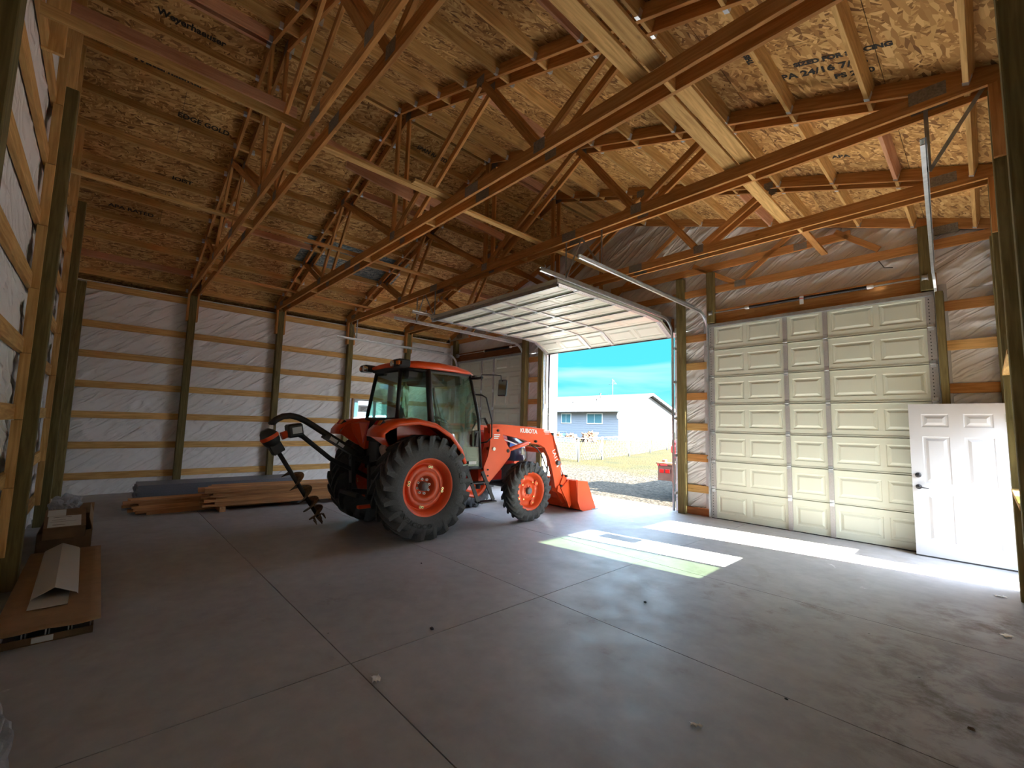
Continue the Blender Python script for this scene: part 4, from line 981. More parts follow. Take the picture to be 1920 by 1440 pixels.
mb = MB().m(M['dash']).cyl((.36, .42, 1.4), (.38, .5, 1.62), .012, 8).cyl((.38, .5, 1.62), (.38, .52, 1.66), .022, 8).cbox((.28, .0, 1.2), (.48, .6, 1.44), .03); mb.build('control_console', TR)
# roof
def roofring(y, hw, zb, zs, zc):
    return [(-hw+.02, y, zb), (hw-.02, y, zb), (hw, y, zb+.015), (hw-.005, y, zs), (hw-.07, y, zs+(zc-zs)*.6), (hw*.5, y, zc), (0, y, zc+.006), (-hw*.5, y, zc), (-hw+.07, y, zs+(zc-zs)*.6), (-hw+.005, y, zs), (-hw, y, zb+.015)]
MB().m(M['orange']).loft([roofring(y, *a) for y, a in [(-.30, (.50, 2.49, 2.515, 2.535)), (-.24, (.56, 2.475, 2.53, 2.57)), (-.05, (.625, 2.465, 2.545, 2.60)), (.3, (.645, 2.465, 2.545, 2.615)), (.65, (.635, 2.465, 2.53, 2.60)), (.92, (.60, 2.455, 2.50, 2.55)), (1.03, (.54, 2.445, 2.47, 2.49))]]).build('cab_roof', TR)
MB().m(M['black']).loft([roofring(y, *a) for y, a in [(-.28, (.47, 2.44, 2.47, 2.48)), (.0, (.60, 2.42, 2.46, 2.48)), (.5, (.62, 2.42, 2.46, 2.48)), (1.0, (.56, 2.42, 2.45, 2.47))]]).build('roof_rim', TR)
for s in (1, -1):
    mb = MB().m(M['black']).cbox((s*.44, -.42, 2.45), (s*.66, -.22, 2.565), .02); lb = mb.build('lamp_housing', TR)
    T = Matrix.Translation((s*.47, -.43, 2.50)) @ Matrix.Rotation(pi/2, 4, 'X')
    mb = MB().m(M['chrome']).lathe([(.045, -.05), (.05, .0), (.043, .01)], T, 20).m(M['lamp']).lathe([(0, .008), (.043, .006)], T, 20); mb.build('work_lamp', lb)
    MB().m(M['amber']).cbox((s*.57, -.425, 2.47), (s*.66, -.36, 2.54), .012).build('turn_signal', lb)
    MB().m(M['black']).cbox((s*.40, 1.0, 2.40), (s*.60, 1.08, 2.46), .012).build('lamp_housing', TR)
# fenders
pth = [(-.76, 1.44), (-.75, 1.52), (-.67, 1.60), (-.50, 1.665), (-.18, 1.695), (.12, 1.64), (.40, 1.485), (.60, 1.26), (.685, 1.06)]
for s in (1, -1):
    rings = []
    for i, (y, z) in enumerate(pth):
        a = pth[max(0, i-1)]; b = pth[min(len(pth)-1, i+1)]; d = Vector((0, b[0]-a[0], b[1]-a[1])).normalized(); n = Vector((0, -d.z, d.y))
        wv = 1.0 if i > 1 else .96
        rings.append([Vector((s*x*wv, y, z))+n*v for x, v in ((.52, -.02), (.52, .012), (.66, .022), (.82, .014), (.905, -.006), (.925, -.03), (.925, -.075), (.908, -.075), (.905, -.04), (.88, -.022), (.80, -.008), (.66, -.004))])
    fd = MB().m(M['orange']).loft(rings).build('fender', TR)
    mb = MB().m(M['orange']); mb.loft([[(s*.34, -.38, 1.62), (s*.53, -.62, 1.60), (s*.53, -.40, 1.25), (s*.42, -.36, 1.20)], [(s*.34, -.33, 1.66), (s*.53, -.34, 1.69), (s*.53, -.30, 1.28), (s*.42, -.30, 1.22)]], smooth=False)
    PR(mb, [(-.74, 1.45), (-.66, 1.59), (-.50, 1.655), (-.18, 1.68), (.12, 1.62), (.4, 1.47), (.1, 1.40), (-.36, 1.26), (-.46, 1.28)], s*.50, s*.53); mb.build('fender_apron', TR)
    PR(MB().m(M['iron']), [(-.36, 1.26), (.1, 1.45), (.4, 1.44), (.62, 1.1), (.68, .95), (.3, .9), (-.3, .9)], s*.48, s*.50).build('inner_fender', TR)
    T = Matrix.Translation((s*.66, -.66, 1.615)) @ Matrix.Rotation(radians(-35), 4, 'X')
    MB().m(M['black']).cbox((-.10, -.03, -.045), (.10, .05, .045), .015, T).m(M['redlens']).box((-.09*1, -.033, -.036), (.0, -.029, .036), T).m(M['amber']).box((.005, -.033, -.036), (.09, -.029, .036), T).build('tail_lamp', fd)
    MB().m(M['redlens']).box((s*.60, -.765, 1.47), (s*.76, -.755, 1.515)).build('reflector', fd)
mb = MB().m(M['refl']); mb.prism([(-.17, .16), (.17, .16), (.0, -.16)], 0, .004, Matrix.Translation((.08, -.62, 1.47)) @ Matrix(((1, 0, 0, 0), (0, 0, -1, 0), (0, 1, 0, 0), (0, 0, 0, 1))))
mb.m(M['orange']).prism([(-.135, .145), (.135, .145), (.0, -.115)], -.004, -.001, Matrix.Translation((.08, -.626, 1.47)) @ Matrix(((1, 0, 0, 0), (0, 0, 1, 0), (0, 1, 0, 0), (0, 0, 0, 1)))); o = mb.build('warning_triangle', TR); o['label'] = 'orange slow vehicle triangle'
# hood
def hr(y, hw, zb, zt, k=.6): return [(-hw, y, zb), (-hw, y, zt-.12), (-hw*.93, y, zt-.05), (-hw*k, y, zt-.008), (0, y, zt), (hw*k, y, zt-.008), (hw*.93, y, zt-.05), (hw, y, zt-.12), (hw, y, zb)]
hd = MB().m(M['redp']).loft([hr(1.18, .31, .92, 1.56), hr(1.6, .32, .92, 1.55), hr(2.05, .32, .93, 1.50), hr(2.25, .31, .95, 1.46)]).build('hood', TR)
MB().m(M['navy']).loft([hr(2.05, .323, 1.0, 1.503), hr(2.3, .315, .98, 1.455), hr(2.5, .29, .98, 1.37), hr(2.62, .24, 1.02, 1.24), hr(2.65, .18, 1.06, 1.14)]).build('grille', TR)
for s in (1, -1):
    PR(MB().m(M['decalb']), [(2.12, 1.34), (2.46, 1.27), (2.42, 1.22), (2.10, 1.25)], s*.318, s*.326).build('side_decal', TR)
    PR(MB().m(M['wtxt']), [(1.95, 1.40), (2.50, 1.24), (2.50, 1.215), (1.95, 1.375)], s*.322, s*.328).build('side_stripe', TR)
    T = Matrix.Translation((s*.325, 1.80, 1.42)) @ (RXM if s > 0 else Matrix(((0, 0, -1, 0), (-1, 0, 0, 0), (0, 1, 0, 0), (0, 0, 0, 1))))
    text('M7040', .075, M['wtxt'], T, TR, 'model_lettering', .001, None, 1.1, .002)
    PR(MB().m(M['chrome']), [(2.44, 1.10), (2.52, 1.08), (2.52, 1.22), (2.44, 1.24)], s*.27, s*.30).build('headlight', TR)
mb = MB().m(M['black']).tube([(-.40, 1.66, 1.3), (-.40, 1.66, 2.05)], .055, 14).tube([(-.40, 1.66, 2.05), (-.40, 1.66, 2.15), (-.40, 1.72, 2.23), (-.40, 1.80, 2.26)], .038, 12); mb.build('exhaust_pipe', TR)
# step
for s in (1, -1):
    mb = MB().m(M['black']); mb.beam((s*.70, .84, .92), (s*.80, 1.02, .40), .06, .018, (1, 0, 0)).beam((s*.70, 1.16, .88), (s*.80, 1.33, .42), .06, .018, (1, 0, 0))
    mb.cbox((s*.64, .88, .70), (s*.80, 1.24, .72), .004).cbox((s*.72, 1.0, .40), (s*.88, 1.34, .42), .004)
    mb.build('step', TR)
# loader
lo = [(1.36, 1.655), (1.62, 1.66), (2.15, 1.635), (2.66, 1.60), (2.88, 1.555), (2.95, 1.47), (3.02, 1.22), (3.20, .86), (3.26, .58), (3.20, .46), (3.06, .46), (3.02, .62), (2.96, .82), (2.86, 1.06), (2.74, 1.24), (2.60, 1.30), (2.40, 1.32), (2.15, 1.40), (1.75, 1.47), (1.40, 1.50)]
po = [(1.34, 1.60), (1.56, 1.60), (1.66, 1.40), (1.82, 1.20), (1.80, 1.10), (1.62, .92), (1.34, .68), (1.24, .66), (1.22, .95), (1.30, 1.12), (1.34, 1.30)]
for s in (1, -1):
    PR(MB().m(M['orange2']), lo, s*.53, s*.62).build('loader_arm', TR, bevel=.006)
    ps = PR(MB().m(M['orange2']), po, s*.64, s*.665); PR(ps, po, s*.485, s*.51); PR(ps, [(1.24, .66), (1.45, .66), (1.45, 1.05), (1.22, 1.05)], s*.30, s*.50)
    ps.build('loader_post', TR, bevel=.003)
    mb = MB().m(M['orange2']).cyl((s*.60, 1.76, 1.20), (s*.60, 2.30, 1.33), .038, 14).m(M['chrome']).cyl((s*.60, 2.28, 1.325), (s*.60, 2.46, 1.37), .018, 10).m(M['iron']).cyl((s*.54, 1.75, 1.20), (s*.68, 1.75, 1.20), .03, 12).cyl((s*.54, 2.47, 1.36), (s*.66, 2.47, 1.36), .022, 12); mb.build('lift_cylinder', TR)
    mb = MB().m(M['orange2']).cyl((s*.60, 2.97, 1.47), (s*.60, 3.21, .90), .032, 14).m(M['chrome']).cyl((s*.60, 3.21, .90), (s*.60, 3.32, .66), .014, 10).m(M['iron']).cyl((s*.53, 2.95, 1.50), (s*.64, 2.95, 1.50), .028, 12); mb.build('bucket_cylinder', TR)
    mb = PR(MB().m(M['orange2']), [(3.28, .70), (3.38, .68), (3.34, .56), (3.24, .40), (3.14, .44), (3.20, .58)], s*.63, s*.645)
    PR(mb, [(3.28, .70), (3.38, .68), (3.46, .50), (3.40, .44), (3.32, .56)], s*.51, s*.525); PR(mb, [(3.10, .50), (3.26, .52), (3.44, .36), (3.50, .12), (3.40, .12), (3.22, .34), (3.08, .40)], s*.50, s*.52); PR(mb, [(3.10, .50), (3.26, .52), (3.44, .36), (3.50, .12), (3.40, .12), (3.22, .34), (3.08, .40)], s*.635, s*.655); mb.build('bucket_link', TR)
    mb = MB().m(M['iron'])
    for (y, z, r) in ((1.50, 1.55, .022), (1.42, 1.24, .03), (1.30, .90, .014), (1.30, .80, .014), (3.18, .50, .022), (3.33, .68, .02)): mb.m(M['chrome'] if r > .025 else M['iron']).cyl((s*.50, y, z), (s*.685, y, z), r, 12)
    mb.build('pivot_pins', TR)
    MB().m(M['hub']).cyl((s*.62, 3.10, .94), (s*.68, 3.10, .94), .045, 16).build('level_gauge', TR)
    T = RXM if s > 0 else Matrix(((0, 0, -1, 0), (-1, 0, 0, 0), (0, 1, 0, 0), (0, 0, 0, 1)))
    text('KUBOTA', .105, M['wtxt'], Matrix.Translation((s*.621, 2.30, 1.545)) @ T @ Matrix.Rotation(radians(-3)*s, 4, 'Z'), TR, 'brand_lettering', .001, None, 1.05, .004)
    text('LA1154', .115, M['wtxt'], Matrix.Translation((s*.621, 3.06, 1.03)) @ T @ Matrix.Rotation(radians(-66 if s > 0 else 66), 4, 'Z'), TR, 'model_lettering', .001, None, 1.0, .003)
    mb = MB().m(M['wtxt'])
    for k, (w, h) in enumerate(((.20, .022), (.16, .010), (.12, .010))): mb.box((s*.6205, 2.80-w/2, 1.555-.028*k-h/2), (s*.6215, 2.80+w/2, 1.555-.028*k+h/2))
    for k in range(3): mb.box((s*.6655, 1.42, 1.47-.03*k), (s*.6665, 1.56-.02*k, 1.485-.03*k))
    mb.build('decal', TR)
MB().m(M['orange2']).cyl((-.6, 2.86, 1.18), (.6, 2.86, 1.18), .05, 16).build('cross_tube', TR)
mb = MB().m(M['black'])
for dx in (0, .03): mb.tube([(.50-dx, 1.45, 1.60), (.46-dx, 1.38, 1.76), (.44-dx, 1.25, 1.74), (.40, 1.15, 1.55)], .012, 8)
mb.build('hoses', TR); mb = MB().m(M['black']); mb.tube([(.52, 2.48, 1.28), (.50, 2.65, 1.22), (.50, 2.78, 1.10), (.5, 2.95, .8)], .012, 8); mb.tube([(.62, 3.02, 1.35), (.64, 3.10, 1.10), (.62, 3.22, .92)], .008, 6)
mb.build('hoses', TR)
bk = [(3.44, .62), (3.40, .60), (3.46, .20), (3.54, .03), (3.66, .0), (4.04, .0), (4.03, .02), (3.68, .03), (3.57, .06), (3.50, .22), (3.45, .58)]
mb = PR(MB().m(M['orange2']), bk, -.86, .86)
sd_ = [(3.43, .61), (3.74, .57), (4.02, .03), (4.0, .0), (3.62, .0), (3.52, .04), (3.44, .2)]
for s in (1, -1): PR(mb, sd_, s*.86, s*.872)
PR(mb, [(3.40, .62), (3.74, .60), (3.74, .58), (3.44, .585)], -.86, .86) if False else None
bo = mb.build('bucket', TR, bevel=.003)
mb = PR(MB().m(M['galvd']), [(3.88, -.0), (4.08, .0), (4.08, .012), (3.88, .022)], -.885, .885); mb.build('cutting_edge', TR)
for a_, b_ in ((.66, .68), (-.68, -.66), (.46, .48), (-.48, -.46)): PR(MB().m(M['orange2']), [(3.16, .46), (3.40, .60), (3.44, .58), (3.47, .12), (3.42, .05), (3.36, .16)], a_, b_).build('bucket_bracket', TR)
# rag by the fender
rg = bmesh.new(); bmesh.ops.create_icosphere(rg, subdivisions=4, radius=.07)
for v in rg.verts:
    n = NZ.noise(v.co*18); v.co *= 1+.30*n; v.co.z *= 1.25; v.co.y *= .8
me = bpy.data.meshes.new('rag'); rg.to_mesh(me); rg.free(); me.materials.append(M['rag'])
for p in me.polygons: p.use_smooth = True
rag = bpy.data.objects.new('rag', me); COL.objects.link(rag); rag.location = TO+Vector((.50, -.50, 1.245)); tag(rag, 'crumpled grey rag stuffed under the right rear fender', 'rag')

# ------------------------------------------------------------------ post hole digger
DG = empty('post_hole_digger', TO+Vector((0, -.9, 0)), 'black post hole digger with spiral auger hanging behind the tractor', 'auger')
off = Vector((0, .9, 0))
def dl(mb, name, **k): o = mb.build(name, DG, **k); o.location = off; return o
bp = [(-.62, 1.14), (-.80, 1.25), (-1.0, 1.37), (-1.19, 1.485), (-1.32, 1.565), (-1.43, 1.63), (-1.53, 1.675), (-1.63, 1.695), (-1.72, 1.68), (-1.80, 1.635), (-1.86, 1.565)]
dl(MB().m(M['black']).tube([(0, y, z) for y, z in bp], .042, 14), 'boom')
mb = MB().m(M['black']).beam((0, -1.17, 1.43), (0, -.72, 1.16), .13, .06); mb.m(M['paper']).beam((.066, -1.10, 1.40), (.066, -1.0, 1.34), .003, .05).beam((.066, -.98, 1.325), (.066, -.90, 1.275), .003, .045).m(M['black'])
mb.beam((.0, -.75, 1.2), (0, -.72, .75), .10, .05, (0, 1, 0)); mb.beam((-.30, -.75, .60), (.30, -.75, .60), .05, .06); dl(mb, 'mast_bracket')
mb = MB().m(M['black']); T = Matrix.Translation((0, -1.85, 1.39)) @ Matrix.Rotation(radians(32), 4, 'X')
mb.lathe([(0, .13), (.06, .13), (.085, .10), (.105, .05), (.112, .045)], T, 24).m(M['orange']).lathe([(.112, .045), (.118, .02), (.112, -.005)], T, 24).m(M['black']).lathe([(.112, -.005), (.105, -.05), (.08, -.10), (0, -.11)], T, 24)
dl(mb, 'gearbox'); mb = MB().m(M['black'])
mb.cbox((-.07, -.075, -.22), (.07, .075, -.08), .01, T @ Matrix.Rotation(0, 4, 'Z')); dl(mb, 'auger_guard')
mb = MB().m(M['chrome']).beam((0, -1.86, 1.565), (0, -1.86, 1.49), .09, .05, (0, 1, 0)); dl(mb, 'boom_bracket')
mb = MB().m(M['orange']).cyl((0, -1.72, 1.42), (0, -1.62, 1.46), .05, 14).m(M['black']); T2 = Matrix.Translation((0, -1.55, 1.50)) @ Matrix.Rotation(radians(10), 4, 'X')
mb.cbox((-.09, -.11, -.09), (.09, .08, .09), .02, T2).m(M['paper']).box((.0905, -.06, -.04), (.0915, .06, .045), T2); dl(mb, 'driveline_shield')
dl(MB().m(M['black']).tube([(0, -1.52, 1.47), (0, -1.44, 1.41), (0, -1.05, 1.10), (0, -.45, .80)], [.05, .032, .032, .032], 12), 'driveline')
P0, P1 = Vector((0, -1.745, 1.22)), Vector((0, -1.165, .30)); ax = (P1-P0).normalized(); L_ = (P1-P0).length
dl(MB().m(M['black']).tube([P0, P0+ax*L_*.62, P1], [.028, .028, .024], 12), 'auger_shaft')
u_ = Vector((1, 0, 0)); w_v = ax.cross(u_)
mb = MB().m(M['dirtm'])
def flight(t0, t1, turns, R0, R1, ph=0):
    n = int(turns*28); b = len(mb.v)
    for i in range(n+1):
        f = i/n; a = ph+2*pi*turns*f; c = P0+ax*L_*(t0+(t1-t0)*f); R = R0+(R1-R0)*f
        d = u_*cos(a)+w_v*sin(a)
        for rr, k in ((.026, -.004), (R, -.004), (R, .004), (.026, .004)): mb.v.append(tuple(c+d*rr+ax*k))
    for i in range(n):
        for k in range(4): mb.face((b+i*4+k, b+i*4+(k+1) % 4, b+(i+1)*4+(k+1) % 4, b+(i+1)*4+k), True)
flight(.28, .80, 2.6, .125, .125, 1.2); flight(.72, 1.0, 2.2, .13, .11, 2.8)
for k in range(5):
    a = 2*pi*k/5; c = P1+(u_*cos(a)+w_v*sin(a))*.07; mb.tube([c-ax*.02, c+ax*.06], [.018, .006], 6)
mb.tube([P1-ax*.03, P1+ax*.10], [.03, .008], 8); dl(mb, 'auger_flighting')
# ------------------------------------------------------------------ outside the doorway
def gz(x, y):
    b = -.05+max(0, min(y, 24)-2.5)*.033
    if y > .6: b += .03*NZ.noise(Vector((x*.35, y*.35, 0)))*min(1, (y-.6)/3)
    return b
def groundmat():
    m, t, b = newmat('yard_ground'); L = t.links
    tc = t.nodes.new('ShaderNodeTexCoord'); sep = t.nodes.new('ShaderNodeSeparateXYZ'); L.new(tc.outputs['Object'], sep.inputs[0])
    def noise(sc, det=6, src=None):
        n = t.nodes.new('ShaderNodeTexNoise'); n.inputs['Scale'].default_value = sc; n.inputs['Detail'].default_value = det; L.new(tc.outputs['Object'], n.inputs[0]); return n.outputs[0]
    def ramp(src, *st):
        r = t.nodes.new('ShaderNodeValToRGB'); L.new(src, r.inputs[0]); e = r.color_ramp.elements
        e[0].position, e[0].color = st[0][0], (*st[0][1], 1); e[1].position, e[1].color = st[-1][0], (*st[-1][1], 1)
        for p, c in st[1:-1]: q = e.new(p); q.color = (*c, 1)
        return r.outputs[0]
    v = t.nodes.new('ShaderNodeTexVoronoi'); v.inputs['Scale'].default_value = 16; L.new(tc.outputs['Object'], v.inputs[0])
    s = t.nodes.new('ShaderNodeSeparateColor'); L.new(v.outputs['Color'], s.inputs[0])
    grav = ramp(s.outputs[0], (0, (.007, .006, .004)), (.35, (.021, .017, .012)), (.8, (.030, .025, .018)), (1, (.043, .037, .028)))
    gr = ramp(noise(.7, 9), (.3, (.022, .0165, .0036)), (.5, (.0245, .020, .0048)), (.62, (.0175, .0165, .005)), (.75, (.0115, .0135, .005)))
    gr2 = ramp(noise(9, 6), (.3, (.55, .55, .55)), (.7, (1.1, 1.1, 1.1)))
    mm = t.nodes.new('ShaderNodeMixRGB'); mm.blend_type = 'MULTIPLY'; mm.inputs[0].default_value = .7; L.new(gr, mm.inputs[1]); L.new(gr2, mm.inputs[2])
    ad = t.nodes.new('ShaderNodeMath'); ad.operation = 'MULTIPLY_ADD'; L.new(noise(.8, 6), ad.inputs[0]); ad.inputs[1].default_value = 5; L.new(sep.outputs['Y'], ad.inputs[2])
    f = t.nodes.new('ShaderNodeMapRange'); f.inputs[1].default_value = 7.6; f.inputs[2].default_value = 9.4; L.new(ad.outputs[0], f.inputs[0])
    mx = t.nodes.new('ShaderNodeMixRGB'); L.new(f.outputs[0], mx.inputs[0]); L.new(grav, mx.inputs[1]); L.new(mm.outputs[0], mx.inputs[2])
    L.new(mx.outputs[0], b.inputs['Base Color']); b.inputs['Roughness'].default_value = .95; b.inputs['Specular IOR Level'].default_value = .1
    u = t.nodes.new('ShaderNodeBump'); u.inputs['Strength'].default_value = .8; u.inputs['Distance'].default_value = .03; L.new(v.outputs['Distance'], u.inputs['Height']); L.new(u.outputs[0], b.inputs['Normal'])
    return m
mb = MB().m(groundmat())
xs = [-160, -90, -60, -45, -35]+[-28+1.0*k for k in range(46)]+[24, 40, 80, 160]; ys = [.35, .6, .9, 1.3, 1.8, 2.4, 3, 3.6, 4.3, 5, 6, 7, 8, 9.5, 11, 13, 15, 17, 19, 21, 24, 28, 34, 45, 70, 120, 220]
for x in xs:
    for y in ys: mb.v.append((x, y, gz(x, y)))
ny = len(ys)
for i in range(len(xs)-1):
    for j in range(ny-1): mb.face((i*ny+j, (i+1)*ny+j, (i+1)*ny+j+1, i*ny+j+1), True)
for (a, b, c, d) in ((-160, -.3, -200, .35), (13.35, 160, -200, .35), (-.3, 13.35, -200, -9.6)): mb.add([(a, c, -.05), (b, c, -.05), (b, d, -.05), (a, d, -.05)], [(0, 1, 2, 3)])
tag(mb.build('ground'), kind='structure')
# low hills on the horizon
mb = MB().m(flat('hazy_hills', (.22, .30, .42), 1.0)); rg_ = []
pts = []
for k in range(61):
    a = radians(40+k*2.0); R = 900; pts.append((R*cos(a), R*sin(a), 8+22*abs(NZ.noise(Vector((k*.22, 3, 0))))+(40*math.exp(-((k-40)/4.0)**2))))
for i in range(60):
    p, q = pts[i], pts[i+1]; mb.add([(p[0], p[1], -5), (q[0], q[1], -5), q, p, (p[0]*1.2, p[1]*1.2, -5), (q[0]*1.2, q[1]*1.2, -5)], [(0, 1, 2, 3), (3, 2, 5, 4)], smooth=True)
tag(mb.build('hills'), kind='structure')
# neighbour's house
HX, HY0, HY1, HB, HE, HR = -8.5, 23.3, 32.7, .60, 3.27, 4.82; HL = -30
hs = empty('neighbor_house', (HX, HY0, HB), 'white single-storey house with grey gable roof beyond the wire fence', 'house')
def hloc(mb, name, par=None):
    o = mb.build(name, par or hs); o.location = (-HX, -HY0, -HB) if par is None else (0, 0, 0); return o
YM = (HY0+HY1)/2
mb = MB().m(M['siding']); mb.prism([(HY0, HB), (HY1, HB), (HY1, HE), (YM, HR-.06), (HY0, HE)], HL, HX, RXM)
for k in range(13): z = HB+.2*k; mb.box((HL, HY0-.012, z), (HX, HY0, z+.01))
hloc(mb, 'wall')
mb = MB().m(M['shingle'])
for y0, y1 in ((HY0-.55, YM), (HY1+.55, YM)):
    ze = HE-(.55*(HR-HE)/(YM-HY0)); mb.add([(HL-.4, y0, ze), (HX+.5, y0, ze), (HX+.5, YM, HR), (HL-.4, YM, HR), (HL-.4, y0, ze+.12), (HX+.5, y0, ze+.12), (HX+.5, YM, HR+.12), (HL-.4, YM, HR+.12)], [(0, 1, 2, 3), (7, 6, 5, 4), (0, 4, 5, 1), (1, 5, 6, 2), (3, 2, 6, 7), (0, 3, 7, 4)])
hloc(mb, 'roof')
mb = MB().m(M['white']); ze = HE-(.55*(HR-HE)/(YM-HY0)); mb.box((HL-.4, HY0-.62, ze-.02), (HX+.5, HY0-.5, ze+.11)); mb.tube([(HX+.35, HY0-.55, ze), (HX-.1, HY0-.1, ze-.32), (HX-.1, HY0-.06, ze-.6)], .05, 8)
for s in (1, -1): mb.beam((HX+.52, YM, HR+.03), (HX+.52, (HY0-.55 if s < 0 else HY1+.55), ze+.05), .03, .18)
hloc(mb, 'gutter')
for (x0, x1) in ((-14.75, -13.7), (-11.75, -10.2)):
    mb = MB().m(M['white']).box((x0-.08, HY0-.05, 2.0), (x1+.08, HY0, 2.95)); o = hloc(mb, 'window')
    mb = MB().m(M['wind']).box((x0, HY0-.06, 2.08), ((x0+x1)/2-.02, HY0-.045, 2.87)).box(((x0+x1)/2+.02, HY0-.06, 2.08), (x1, HY0-.045, 2.87)); mb.build('pane', o)
for (x, y, h) in ((-14.5, 24.6, .35), (-12.6, 25.8, .3), (-13.2, 27.2, .45)):
    zr = HE+(y-HY0)*(HR-HE)/(YM-HY0); MB_ = MB().m(M['iron']).cyl((x, y, zr), (x, y, zr+h), .05, 10).cyl((x, y, zr+h), (x, y, zr+h+.05), .09, 10); hloc(MB_, 'roof_vent')
mb = MB().m(M['fence']).cyl((-12.4, YM+.1, HR), (-12.4, YM+.1, HR+1.7), .03, 8)
for k, w in enumerate((.9, .7, .5, .35)): mb.cyl((-12.4-w/2, YM+.1, HR+1.2+.12*k), (-12.4+w/2, YM+.1, HR+1.2+.12*k), .012, 6)
hloc(mb, 'antenna')
# fence
fp = [(.03, 7.2), (.1, 8.9), (.0, 11.4), (-.4, 14.2), (-.65, 16.6), (-.9, 19.2)]
fr = empty('wire_fence', (fp[0][0], fp[0][1], 0), 'low chain link fence on steel posts across the dry grass', 'fence')
def floc(mb, name): o = mb.build(name, fr); o.location = (-fp[0][0], -fp[0][1], 0)
line = [(-14, 12.0), (-6.0, 9.2)]+fp[:1]
for i, (x, y) in enumerate(fp): z = gz(x, y); floc(MB().m(M['fence']).cyl((x, y, z-.1), (x, y, z+1.08), .038 if i != 1 else .05, 10), 'fence_post')
ch = fp
floc(MB().m(M['fence']).tube([(x, y, gz(x, y)+1.04) for x, y in ch], .02, 8), 'top_rail')
floc(MB().m(M['fence']).tube([(x, y, gz(x, y)+1.04) for x, y in line], .02, 8), 'top_rail')
for i, (x, y) in enumerate(line[:-1]): floc(MB().m(M['fence']).cyl((x, y, gz(x, y)-.1), (x, y, gz(x, y)+1.08), .038, 10), 'fence_post')
mb = MB().m(M['fence'])
def weave(pl):
    for (a, b) in zip(pl[:-1], pl[1:]):
        l = hypot(b[0]-a[0], b[1]-a[1]); n = int(l/.12)
        for k in range(n):
            for s in (0, 1):
                t0 = k/n; t1 = min(1, (k+4)/n); P_ = []
                for t, zz in ((t0, s), (t1, 1-s)): x = a[0]+(b[0]-a[0])*t; y = a[1]+(b[1]-a[1])*t; P_.append((x, y, gz(x, y)+.05+.98*zz))
                mb.beam(P_[0], P_[1], .0035, .0035)
weave(ch); weave(line); floc(mb, 'chain_link')
# things along the house
def blob(name, loc, r, mat, label, cat, sz=1.0, group=None, rough=.35, fr_=4):
    bm = bmesh.new(); bmesh.ops.create_icosphere(bm, subdivisions=4, radius=r)
    for v in bm.verts:
        n = NZ.noise(v.co*fr_/r*.35+Vector(loc)); v.co *= 1+rough*n; v.co.z *= sz
    me = bpy.data.meshes.new(name); bm.to_mesh(me); bm.free(); me.materials.append(mat)
    o = bpy.data.objects.new(name, me); COL.objects.link(o); o.location = loc; return tag(o, label, cat, group)
blob('dry_bush', (-8.9, 19.8, .85), .55, M['bush'], 'round rust coloured bush at the corner of the white house', 'bush', .8, rough=.9, fr_=9)
blob('dry_bush', (-10.6, 19.6, .8), .42, M['bush'], 'second rust bush just left of the corner bush', 'bush', .8, rough=.9, fr_=9)
blob('dry_bush', (-13.0, 20.6, .8), .4, M['bush'], 'small orange bush beside the blue bins by the house', 'bush', .8, rough=.9, fr_=9)
bx = empty('planter_wall', (-10.8, 18.3, .5), 'low pale planter wall in front of the house', 'planter'); MB().m(M['siding']).cbox((-1.9, -.2, -.1), (1.6, .2, .36), .02).build('wall_block', bx)
for i, (x, w, h, l) in enumerate([(-16.2, 1.2, .7, 'long blue grey deck box against the house wall'), (-14.3, .9, .55, 'low blue grey storage box beside the deck box')]):
    o = empty('storage_box', (x, 22.6, .6), l, 'box'); MB().m(M['grey2']).cbox((-w/2, -.3, -.05), (w/2, .3, h), .03).build('box_body', o); MB().m(M['siding']).cbox((-w/2-.03, -.33, h), (w/2+.03, .33, h+.08), .02).build('lid', o)
# trailer with a red machine
tr = empty('flatbed_trailer', (7.0, 1.55, 0), 'dark flatbed trailer tail with red lights parked outside the doorway', 'trailer')
MB().m(M['trailer']).cbox((.0, .0, .74), (2.2, 5.2, .80), .01).box((.02, .0, .42), (.42, .04, .76)).box((.02, -.01, .40), (2.1, .0, .44)).box((.40, -.03, .36), (.62, .3, .76)).build('bed', tr)
MB().m(M['card']).box((-.02, -.02, .79), (2.2, .1, .83)).build('end_plank', tr)
MB().m(M['refl']).box((.10, -.025, .76), (.28, -.02, .80)).cyl((.04, -.03, .775), (.04, 0, .775), .025, 12).build('reflector_strip', tr)
MB().m(M['redlens']).cbox((.07, -.02, .58), (.19, .0, .68), .01).build('tail_light', tr); MB().m(M['redlens']).cbox((.22, -.02, .58), (.34, .0, .68), .01).build('tail_light', tr)
MB().m(M['trailer']).box((.08, .1, .82), (.16, .2, .90)).build('stake', tr)
for yy in (1.2, 2.1):
    mb = MB().m(M['rub']); T = Matrix.Translation((.32, yy, .31)) @ RXM; mb.lathe([(.18, -.1), (.33, -.1), (.36, -.06), (.36, .06), (.33, .1), (.18, .1)], T, 32).m(M['white']).lathe([(0, .02), (.18, .04), (.18, .1)], T, 24); mb.build('wheel', tr)
rm = empty('red_machine', (7.22, 2.0, .80), 'red wheeled machine with a mast standing on the trailer bed', 'machine')
MB().m(M['redm']).cbox((-.12, .1, .12), (.9, 1.6, .58), .06).cbox((-.10, .0, .25), (.2, .12, .45), .03).cbox((-.2, .3, .38), (-.1, .5, .5), .02).build('body', rm)
MB().m(M['redm']).beam((-.06, .3, .5), (-.06, .3, 1.36), .05, .05, (0, 1, 0)).cbox((-.1, .25, 1.30), (.9, 1.2, 1.36), .02).build('mast', rm)
